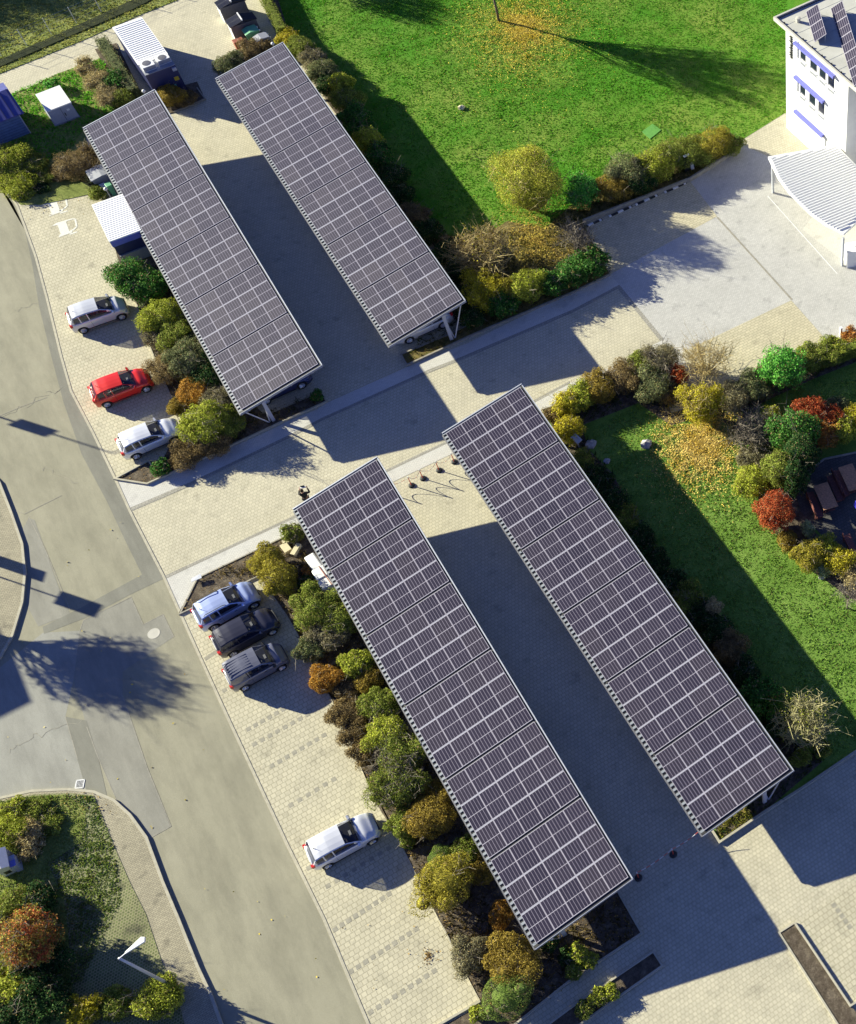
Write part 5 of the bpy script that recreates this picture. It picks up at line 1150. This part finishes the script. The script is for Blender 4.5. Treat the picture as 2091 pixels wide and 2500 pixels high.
row('left of lower left carport, lower half', 'shrubs left of the lower left carport', [
 (845, 1735, 38, 'brown', 'reddish brown shrub', dict(flat=.8)), (935, 1722, 40, 'olive', 'light green shrub'), (866, 1788, 34, 'brown', 'rust brown shrub', dict(flat=.8)), (940, 1790, 44, 'ygreen', 'yellow-green large shrub'), (892, 1835, 32, 'brown', 'rust brown low shrub'), (980, 1842, 54, 'olive', 'spreading olive shrub', dict(twig=30)), (970, 1915, 56, 'olive', 'broad spreading olive shrub', dict(twig=34)), (988, 2005, 36, 'olive', 'olive shrub beside the white car'), (995, 2054, 18, 'olive', 'tiny green shrub at the kerb'),
 (1058, 1942, 32, 'obrown', 'golden brown upper dome shrub'), (1055, 1992, 52, 'obrown', 'big golden brown dome shrub'), (1138, 2074, 36, 'olive', 'olive-brown shrub by the roof'), (1080, 2098, 34, 'ball', 'green topped dome shrub'), (1084, 2152, 64, 'gold', 'largest golden round shrub', dict(hf=1.1)), (1170, 2125, 30, 'obrown', 'orange-brown small shrub'), (1222, 2236, 28, 'orange', 'dark orange small shrub'), (1145, 2332, 42, 'grey', 'grey-brown dome shrub', dict(flat=.9)), (1255, 2345, 58, 'obrown', 'large golden brown dome shrub'), (1236, 2432, 56, 'ball', 'green clipped ball shrub'), (1165, 2474, 18, 'ygreen', 'small yellow-green shrub')])
row('in beds at lower end of lower left carport', 'small shrubs at the lower carport end', [
 (1416, 2330, 22, 'ygreen', 'small yellow-green shrub'), (1440, 2348, 18, 'ygreen', 'tiny yellow-green shrub'), (1402, 2372, 20, 'olive', 'small olive shrub'), (1385, 2340, 20, 'dgreen', 'dark green tiny shrub'), (1492, 2424, 18, 'ygreen', 'yellow-green planter shrub'), (1462, 2436, 20, 'ygreen', 'yellow-green planter bush'), (1424, 2466, 20, 'olive', 'olive planter shrub'), (1340, 2300, 22, 'dgreen', 'dark shrub under the roof end'), (760, 955, 0, 'dgreen', '')][:-1])
shrub(772, 966, 16, 'laurel', 'tiny green plant in the bed under the upper left carport end', None)
row('in lower left verge thicket', 'thicket shrubs in the lower left verge', [
 (30, 1990, 36, 'ygreen', 'olive weedy shrub', dict(flat=.5)), (75, 1985, 32, 'olive', 'green weedy shrub', dict(flat=.5)), (20, 2035, 40, 'ygreen', 'yellow-green weedy shrub', dict(flat=.8)), (70, 2035, 34, 'tan', 'straw-grey weedy shrub', dict(twig=14)), (120, 2010, 30, 'olive', 'green leafy weed shrub', dict(flat=.45)), (75, 2075, 24, 'tan', 'golden dry shrub beside the silver box'), (30, 2210, 42, 'olive', 'green shrub below the silver box'), (90, 2200, 40, 'dgreen', 'dark green shrub'), (48, 2395, 44, 'ygreen', 'yellow-green leafy shrub'), (112, 2350, 50, 'dgreen', 'dark green shadowed shrub'), (112, 2440, 56, 'dgreen', 'deep green corner shrub'), (200, 2472, 38, 'yellow', 'golden orange autumn shrub'), (285, 2452, 36, 'olive', 'dark olive shrub'), (385, 2435, 52, 'ygreen', 'vivid yellow-green dome shrub', dict(hf=.85)), (20, 2470, 40, 'dgreen', 'dark corner shrub'), (20, 2290, 46, 'autumn', 'reddish leafy shrub'), (70, 2365, 44, 'autumn', 'red-green shrub'), (100, 2262, 30, 'autumn', 'orange-red shrub'), (15, 2345, 40, 'ygreen', 'yellow-green tall shrub')])
shrub(62, 2292, 78, 'autumn', 'big red and green autumn tree in the lower left corner', None, 1.5, 'tree', 'autumn_tree', twig=20, dens=1.1, seed=31)
# clipped hedges
hedge_line(at(258, 116), at(338, 244), .85, 1.1, 'ggreen', 'clipped grey-green hedge left of the blue container', n=3400)
hedge_line(at(628, -40), at(700, 100), .75, 1.3, 'olive', 'long clipped olive hedge right of the bin shelter', n=4200)
hedge_line(at(2120, 855), at(1975, 905), .8, 1.2, 'olive', 'clipped hedge strip at the garden edge below the bollard', n=2000)
# off-frame casters and the tree on the big lawn
def big_tree(x, y, h, r, trunk, label, leaves='yellow', nb=70, nl=2600, col='bark', seed=3, up=.55, tr=.16, cols=1.0, trunkm=None):
    rg = np.random.default_rng(seed); t = empty('tree', (x, y, 0), 0, label, 'tree')
    MB().tube([(0, 0, -.05), (.03, .02, trunk*.5), (0, 0, trunk)], [tr*1.2, tr, tr*.85], 9).build('trunk', M[col], t, smooth=True)
    m = MB(); m.tube([(0, 0, trunk), (0, 0, h*.8)], [tr*.8, tr*.2], 6)
    BP = []
    for i in range(nb):
        z0 = trunk+(h-trunk)*rg.uniform(0, .55); a = rg.uniform(0, 2*PI); s = r*math.sqrt(rg.uniform(.1, 1)); zz1 = min(h, z0+(h-z0)*rg.uniform(.45, 1.0))
        k = math.sqrt(max(.1, 1-((zz1-trunk)/(h-trunk)*2-1)**2*.6)); tip = np.array([s*math.cos(a)*k, s*math.sin(a)*k, zz1]); p0 = np.array([0, 0, z0]); md = p0*.5+tip*.5+[0, 0, -.08*s]
        m.tube([p0, md, tip], [.05, .035, .016], 4, False); BP.append((md, tip))
        for q in range(5):
            u_ = rg.uniform(.3, 1); a0 = md*(1-u_)+tip*u_; m.tube([a0, a0+rg.normal(size=3)*r*.16+[0, 0, .15]], [.016, .008], 3, False)
    m.build('branches', M[col], t)
    if nl:
        c1, c2 = LOOKS[leaves][:2]; Q = []; k = max(1, nl//len(BP))
        for md, tip in BP[::1]:
            if rg.uniform() < .30 and leaves != 'dgreen': continue
            tt = rg.uniform(.15, 1.02, (k, 1)); P_ = md*(1-tt)+tip*tt+rg.normal(size=(k, 3))*(.13 if leaves != 'dgreen' else .35); Q.append(leaf_quads(P_, rg.normal(size=(k, 3)), .12, rg, 1.0, 1.2))
        link('crown', quads_mesh('crown', np.concatenate(Q)), leafmat(c1, c2), t)
    return t
g = at(1219, 52)
big_tree(g[0], g[1], 8.9, 3.7, 2.0, 'slim bare autumn tree on the big lawn, trunk visible at the top edge', 'yellow', 130, 9000, 'bark', 4, tr=.10)
tb = at(40, 1569)-SUN*3.0
big_tree(tb[0], tb[1], 6.5, 2.55, 2.7, 'broad half-leafless tree left of the road', 'olive', 150, 8500, 'bark', 12, tr=.16)

# things left of the photo whose shadows fall on the road
g = at(62, 1700); P = g-SUN*6.0
t = empty('roadside_house', (P[0], P[1], 0), 0, 'flat roofed pale house left of the road', 'building')
MB().box(-14, 0, -.3, 14, 0, 6.0).build('wall', M['whitewall'], t); MB().box(-14.1, .02, -.32, 14.1, 6.0, 6.12).build('roof', M['roofgrey'], t)
def shadow_sign(q, z_lo, label, w=None, pole=True):
    """sign board on a post, q = ground shadow corners (top-left, top-right, ...) in photo pixels: near edge a-b"""
    a, b, h = q; A, B = at(*a), at(*b); A0, B0 = A-SUN*z_lo, B-SUN*z_lo; c = (A0+B0)/2
    t = empty('road_sign', (c[0], c[1], 0), math.atan2((B-A)[1], (B-A)[0]), label, 'sign', 'road signs left of the road'); L = np.linalg.norm((B-A)[:2])
    MB().box(-L/2, L/2, -.02, .02, z_lo, z_lo+h).build('board', M['white'], t); MB().tube([(0, .05, 0), (0, .05, z_lo+h)], .045, 8).build('post', M['steel'], t); return t
shadow_sign(((131, 1474), (151, 1443), 1.0), 4.0, 'square road sign on a tall post left of the road')
shadow_sign(((0, 1365), (3, 1395), .0), 3.0, 'x') if False else None
A = at(40, 1386)-SUN*3.2
t = empty('direction_sign', (A[0], A[1], 0), math.radians(60), 'arrow shaped direction sign left of the road', 'sign'); MB().box(-.35, .35, -.02, .02, 2.6, 3.9).build('board', M['white'], t); MB().tube([(0, .05, 0), (0, .05, 3.9)], .05, 8).build('post', M['steel'], t)
G = at(286, 1110)-SUN*7.5
t = empty('lamp_post', (G[0], G[1], 0), 0, 'tall grey lamp post left of the road', 'street lamp'); MB().tube([(0, 0, 0), (0, 0, 7.4)], [.08, .05], 8).build('pole', M['steel'], t); MB().tube([(0, 0, 7.4), (.9, .1, 7.5)], [.04, .06], 6).build('arm', M['steel'], t)
Pz = at(45, 1043); k = 4.6; A0 = Pz-SUN*k
MB().box(A0[0]-G[0]-.1, A0[0]-G[0]+.75, A0[1]-G[1]-.02, A0[1]-G[1]+.02, k-.25, k+.75).build('banner', M['white'], t)
for i, (u, v) in enumerate([(-20, 30), (70, 5), (150, -25), (-110, 75)]):
    g = at(u, v)-SUN*4.0; big_tree(g[0], g[1], 5.6, 2.1, 1.0, f'dark dense tree beyond the rough field, number {i+1} along the field edge'.replace(f', number {i+1}', ['', ' nearest the corner', ' farthest right', ' farthest left'][i]), 'dgreen', 30, 5200, 'bark', 40+i)
g = at(985, 15)-SUN*4.2; big_tree(g[0], g[1], 5.5, 2.4, 1.2, 'dense tree beyond the top edge of the big lawn', 'dgreen', 30, 5200, 'bark', 50)
# ------------------------------------------------------------------ grass tufts and fallen leaves
from mathutils.geometry import tessellate_polygon
def inpoly(P, poly):
    x, y = P[:, 0], P[:, 1]; ins = np.zeros(len(P), bool); n = len(poly); j = n-1
    for i in range(n):
        xi, yi = poly[i]; xj, yj = poly[j]
        c = ((yi > y) != (yj > y)) & (x < (xj-xi)*(y-yi)/(yj-yi+1e-12)+xi); ins ^= c; j = i
    return ins
def scatter(poly, dens, rg, lim=200000):
    a = np.array(poly); lo, hi = a.min(0), a.max(0); n = int(min(lim, (hi-lo)[0]*(hi-lo)[1]*dens))
    P = rg.uniform(lo, hi, (n, 2)); return P[inpoly(P, poly)]
def grass(pts, z, dens, h, c1, c2, name='grass', seed=1, lean=.5):
    rg = np.random.default_rng(seed); P = scatter(g2(pts), dens, rg); n = len(P)
    cl = np.sin(P[:, 0]*2.3+np.sin(P[:, 1]*1.7)*2)*np.sin(P[:, 1]*2.9+np.sin(P[:, 0]*1.3)*2); hh = h*(1+.5*cl)*rg.uniform(.5, 1.3, n)
    T = []
    for k in range(3):
        a = rg.uniform(0, 2*PI, n); w = .022+.02*rg.uniform(0, 1, n); o = rg.normal(size=(n, 2))*.03
        b0 = np.stack([P[:, 0]+o[:, 0]+np.cos(a)*w, P[:, 1]+o[:, 1]+np.sin(a)*w, np.full(n, z)], 1); b1 = np.stack([P[:, 0]+o[:, 0]-np.cos(a)*w, P[:, 1]+o[:, 1]-np.sin(a)*w, np.full(n, z)], 1)
        tp = np.stack([P[:, 0]+o[:, 0]+rg.normal(size=n)*lean*hh, P[:, 1]+o[:, 1]+rg.normal(size=n)*lean*hh, z+hh], 1); T.append(np.stack([b0, b1, tp], 1))
    o = link(name, quads_mesh(name, np.concatenate(T)), leafmat(c1, c2, .35)); tag(o, kind='stuff', cat='grass'); return o
LAWN = [(650, 0), (700, 110), (800, 170), (985, 470), (1080, 600), (1190, 640), (1240, 540), (1330, 560), (1420, 480), (1690, 330), (1797, 345), (1919, 275), (1920, -40), (650, -40)]
tag(grass(LAWN, .02, 80, .045, (.06, .26, .008), (.16, .38, .035), seed=1), 'short saturated green grass of the big lawn at the top')
GARD = [(1440, 1050), (1560, 990), (1640, 1040), (1740, 1010), (1860, 985), (1990, 925), (2140, 870), (2140, 1000), (1990, 990), (1850, 1090), (1850, 1210), (1990, 1400), (2091, 1480), (2140, 1560), (2140, 1790), (2010, 1860), (1930, 1800), (1640, 1400), (1500, 1160)]
tag(grass(GARD, .05, 90, .045, (.16, .33, .04), (.28, .43, .09), seed=2), 'olive green grass of the garden lawn beside the terrace')
tag(grass([(0, 180), (199, 100), (343, 36), (434, 0), (400, -40), (-60, -40), (-60, 210)], .03, 60, .08, (.26, .31, .06), (.48, .48, .15), seed=3), 'long yellowish grass on the bank at the top left')
tag(grass([(20, 232), (140, 180), (245, 142), (330, 255), (205, 312), (160, 400), (60, 380), (0, 370)], .03, 70, .10, (.07, .32, .012), (.18, .48, .04), seed=4), 'bright green grass around the transformer cabinet')
tag(grass([(-20, 1960), (80, 1946), (200, 1945), (232, 1948), (279, 2062), (300, 2200), (200, 2400), (-20, 2440)], .125, 190, .05, (.13, .22, .035), (.26, .33, .08), seed=5), 'patchy grass growing on the lower left verge')
tag(grass([(1745, 2022), (1760, 2050), (1850, 1990), (1835, 1962)], .055, 130, .12, (.20, .22, .03), (.36, .34, .07), seed=6), 'yellowish ground cover at the end of the lower right carport')
BED3 = [(484, 1420), (700, 1320), (790, 1380), (1290, 2300), (1440, 2230), (1508, 2186), (1558, 2280), (1262, 2490), (1174, 2435), (1071, 2232), (979, 2048), (883, 1865), (815, 1706), (764, 1611), (700, 1490), (640, 1407)]
tag(grass(BED3, .06, 22, .16, (.05, .045, .015), (.14, .10, .03), 'ground_cover', 7, 1.0), 'dark low ground cover between the shrubs left of the lower left carport', 'ground cover')
BED1 = [(400, 1120), (445, 1040), (335, 745), (300, 673), (400, 640), (640, 1010), (785, 956), (790, 980), (420, 1145)]
tag(grass(BED1, .06, 24, .16, (.04, .05, .015), (.12, .10, .03), 'ground_cover', 8, 1.0), 'dark low ground cover between the shrubs left of the upper left carport', 'ground cover')
tag(grass([(1336, 1003), (1560, 905), (1762, 968), (2037, 840), (2140, 800), (2140, 865), (1990, 920), (1860, 985), (1740, 1010), (1560, 985), (1420, 1040), (1500, 1160), (1640, 1400), (1760, 1540), (1930, 1800), (2010, 1860), (1870, 1975), (1760, 2045)], .057, 26, .16, (.03, .06, .015), (.10, .12, .03), 'ground_cover', 9, 1.0), 'dark green ground cover under the garden shrubs', 'ground cover')
tag(grass([(995, 888), (1085, 575), (1330, 560), (1420, 480), (1700, 335), (1795, 345), (1686, 435), (1430, 545), (1490, 665), (1400, 710), (1160, 812)], .06, 24, .16, (.05, .07, .015), (.18, .15, .03), 'ground_cover', 10, 1.0), 'olive ground cover in the corner bed and under the clipped hedge', 'ground cover')
def leaves(poly, z, n, cols, label, seed, size=.07, blob=None):
    rg = np.random.default_rng(seed)
    if blob:
        (u, v, ru, rv) = blob; r = np.abs(rg.normal(size=n))*.55; a = rg.uniform(0, 2*PI, n); uv = np.stack([u+ru*r*np.cos(a), v+rv*r*np.sin(a)], 1)
        P = np.array([at(p[0], p[1])[:2] for p in uv])
    else: P = scatter(g2(poly), n, rg)
    nz = np.sin(P[:, 0]*1.9+np.sin(P[:, 1]*2.7)*1.8)*np.sin(P[:, 1]*2.2+np.sin(P[:, 0]*3.1)*1.5)+.5*np.sin(P[:, 0]*5.3+1)*np.sin(P[:, 1]*4.7)
    P = P[rg.uniform(-1.1, 1.0, len(P)) < nz+.35]
    P3 = np.concatenate([P, np.full((len(P), 1), z)+rg.uniform(.01, .05, (len(P), 1))], 1); N = np.tile([0, 0, 1.0], (len(P), 1))
    o = link('fallen_leaves', quads_mesh('fallen_leaves', leaf_quads(P3, N, size, rg, .35, 1.1)), leafmat(*cols, .2)); tag(o, label, 'fallen leaves', kind='stuff')
YL = ((.55, .42, .04), (.75, .60, .12)); BR = ((.22, .13, .05), (.40, .28, .10))
leaves(None, .08, 30000, YL, 'yellow leaves fallen around the slim tree on the big lawn', 11, .075, (1275, 70, 150, 115))
leaves(None, .08, 2600, YL, 'sparse yellow leaves spread below the slim tree over the lawn', 18, .07, (1250, 160, 300, 260))
leaves(None, .09, 24000, ((.50, .34, .05), (.80, .62, .20)), 'thick carpet of yellow leaves below the yellow garden tree', 12, .085, (1712, 1085, 115, 120))
leaves(None, .08, 9000, ((.36, .24, .05), (.58, .46, .10)), 'brown and yellow leaf litter below the willow shrub', 13, .09, (1310, 590, 120, 105))
leaves([(438, 1497), (484, 1413), (700, 1310), (790, 1380), (1290, 2300), (1440, 2230), (1508, 2176), (1568, 2280), (1262, 2500), (1174, 2445), (979, 2058), (883, 1875), (764, 1621), (634, 1407)], .07, 40, BR, 'brown litter on the bed left of the lower left carport', 14, .07)
leaves([(283, 1171), (364, 1127), (445, 1030), (335, 745), (280, 600), (400, 640), (640, 1010), (785, 954), (799, 982), (361, 1183)], .07, 40, BR, 'brown litter on the bed left of the upper left carport', 15, .07)
leaves([(900, 2100), (1060, 2220), (1160, 2440), (900, 2440), (820, 2240)], .008, .9, BR, 'few brown leaves blown over the lower parking bays', 16, .08)
leaves(None, .008, 160, BR, 'small heap of brown leaves on the lower bays', 17, .07, (1046, 2335, 22, 26))
leaves([(50, 500), (220, 455), (260, 520), (80, 560)], .008, 5, BR, 'brown leaves gathered along the charging bays kerb', 19, .09)
leaves([(0, 1270), (300, 1270), (600, 2000), (880, 2500), (560, 2500), (420, 2040), (0, 1900)], .013, .25, YL, 'scattered yellow leaves on the road', 20, .09)
leaves([(1400, 600), (1480, 665), (1160, 810), (1000, 885)], .07, 40, BR, 'dark leaf litter on the bed along the lane', 21, .07)
leaves([(0, 1951), (231, 1935), (300, 1990), (235, 1990), (0, 1985)], .125, 30, BR, 'brown leaves along the lower left kerb', 22, .08)

# ------------------------------------------------------------------ light, sky, camera
sl = bpy.data.lights.new('sun', 'SUN'); sl.energy = 5.0; sl.angle = math.radians(.55); sl.color = (1.0, .965, .74)
so = bpy.data.objects.new('sun', sl); COL.objects.link(so); so.location = (-40, 60, 40)
so.rotation_euler = Vector(tuple(SUN)).to_track_quat('-Z', 'Y').to_euler()
w = bpy.data.worlds.new('World'); sc.world = w; w.use_nodes = True; nt = w.node_tree
bg = nt.nodes['Background']; sky = nt.nodes.new('ShaderNodeTexSky'); sky.sky_type = 'NISHITA'; sky.sun_disc = False
sky.sun_elevation = math.atan(1/math.hypot(SUN[0], SUN[1])); sky.sun_rotation = math.atan2(-SUN[0], -SUN[1]) % (2*PI)
sky.altitude = 200; sky.air_density = 1.0; sky.dust_density = .2; sky.ozone_density = 5.0
tint = nt.nodes.new('ShaderNodeMix'); tint.data_type = 'RGBA'; tint.blend_type = 'MULTIPLY'; tint.inputs[0].default_value = 1.0
tint.inputs[7].default_value = (.86, .74, 1.10, 1); nt.links.new(sky.outputs[0], tint.inputs[6]); nt.links.new(tint.outputs[2], bg.inputs[0]); bg.inputs[1].default_value = .05
cam = bpy.data.cameras.new('camera'); co = bpy.data.objects.new('camera', cam); COL.objects.link(co); sc.camera = co
co.matrix_world = Matrix.Translation(tuple(CAM)) @ ROT.to_4x4()
cam.sensor_fit = 'HORIZONTAL'; cam.sensor_width = 36.0; cam.lens = FOC/W0*36.0
cam.shift_x = -(PX-W0/2)/W0; cam.shift_y = (PY-H0/2)/W0; cam.clip_end = 600; cam.clip_start = .5
vs = sc.view_settings; vs.view_transform = 'Standard'; vs.look = 'None'; vs.exposure = 1.40; vs.gamma = 1.0; vs.use_curve_mapping = False
sc.render.resolution_x = 856; sc.render.resolution_y = 1024
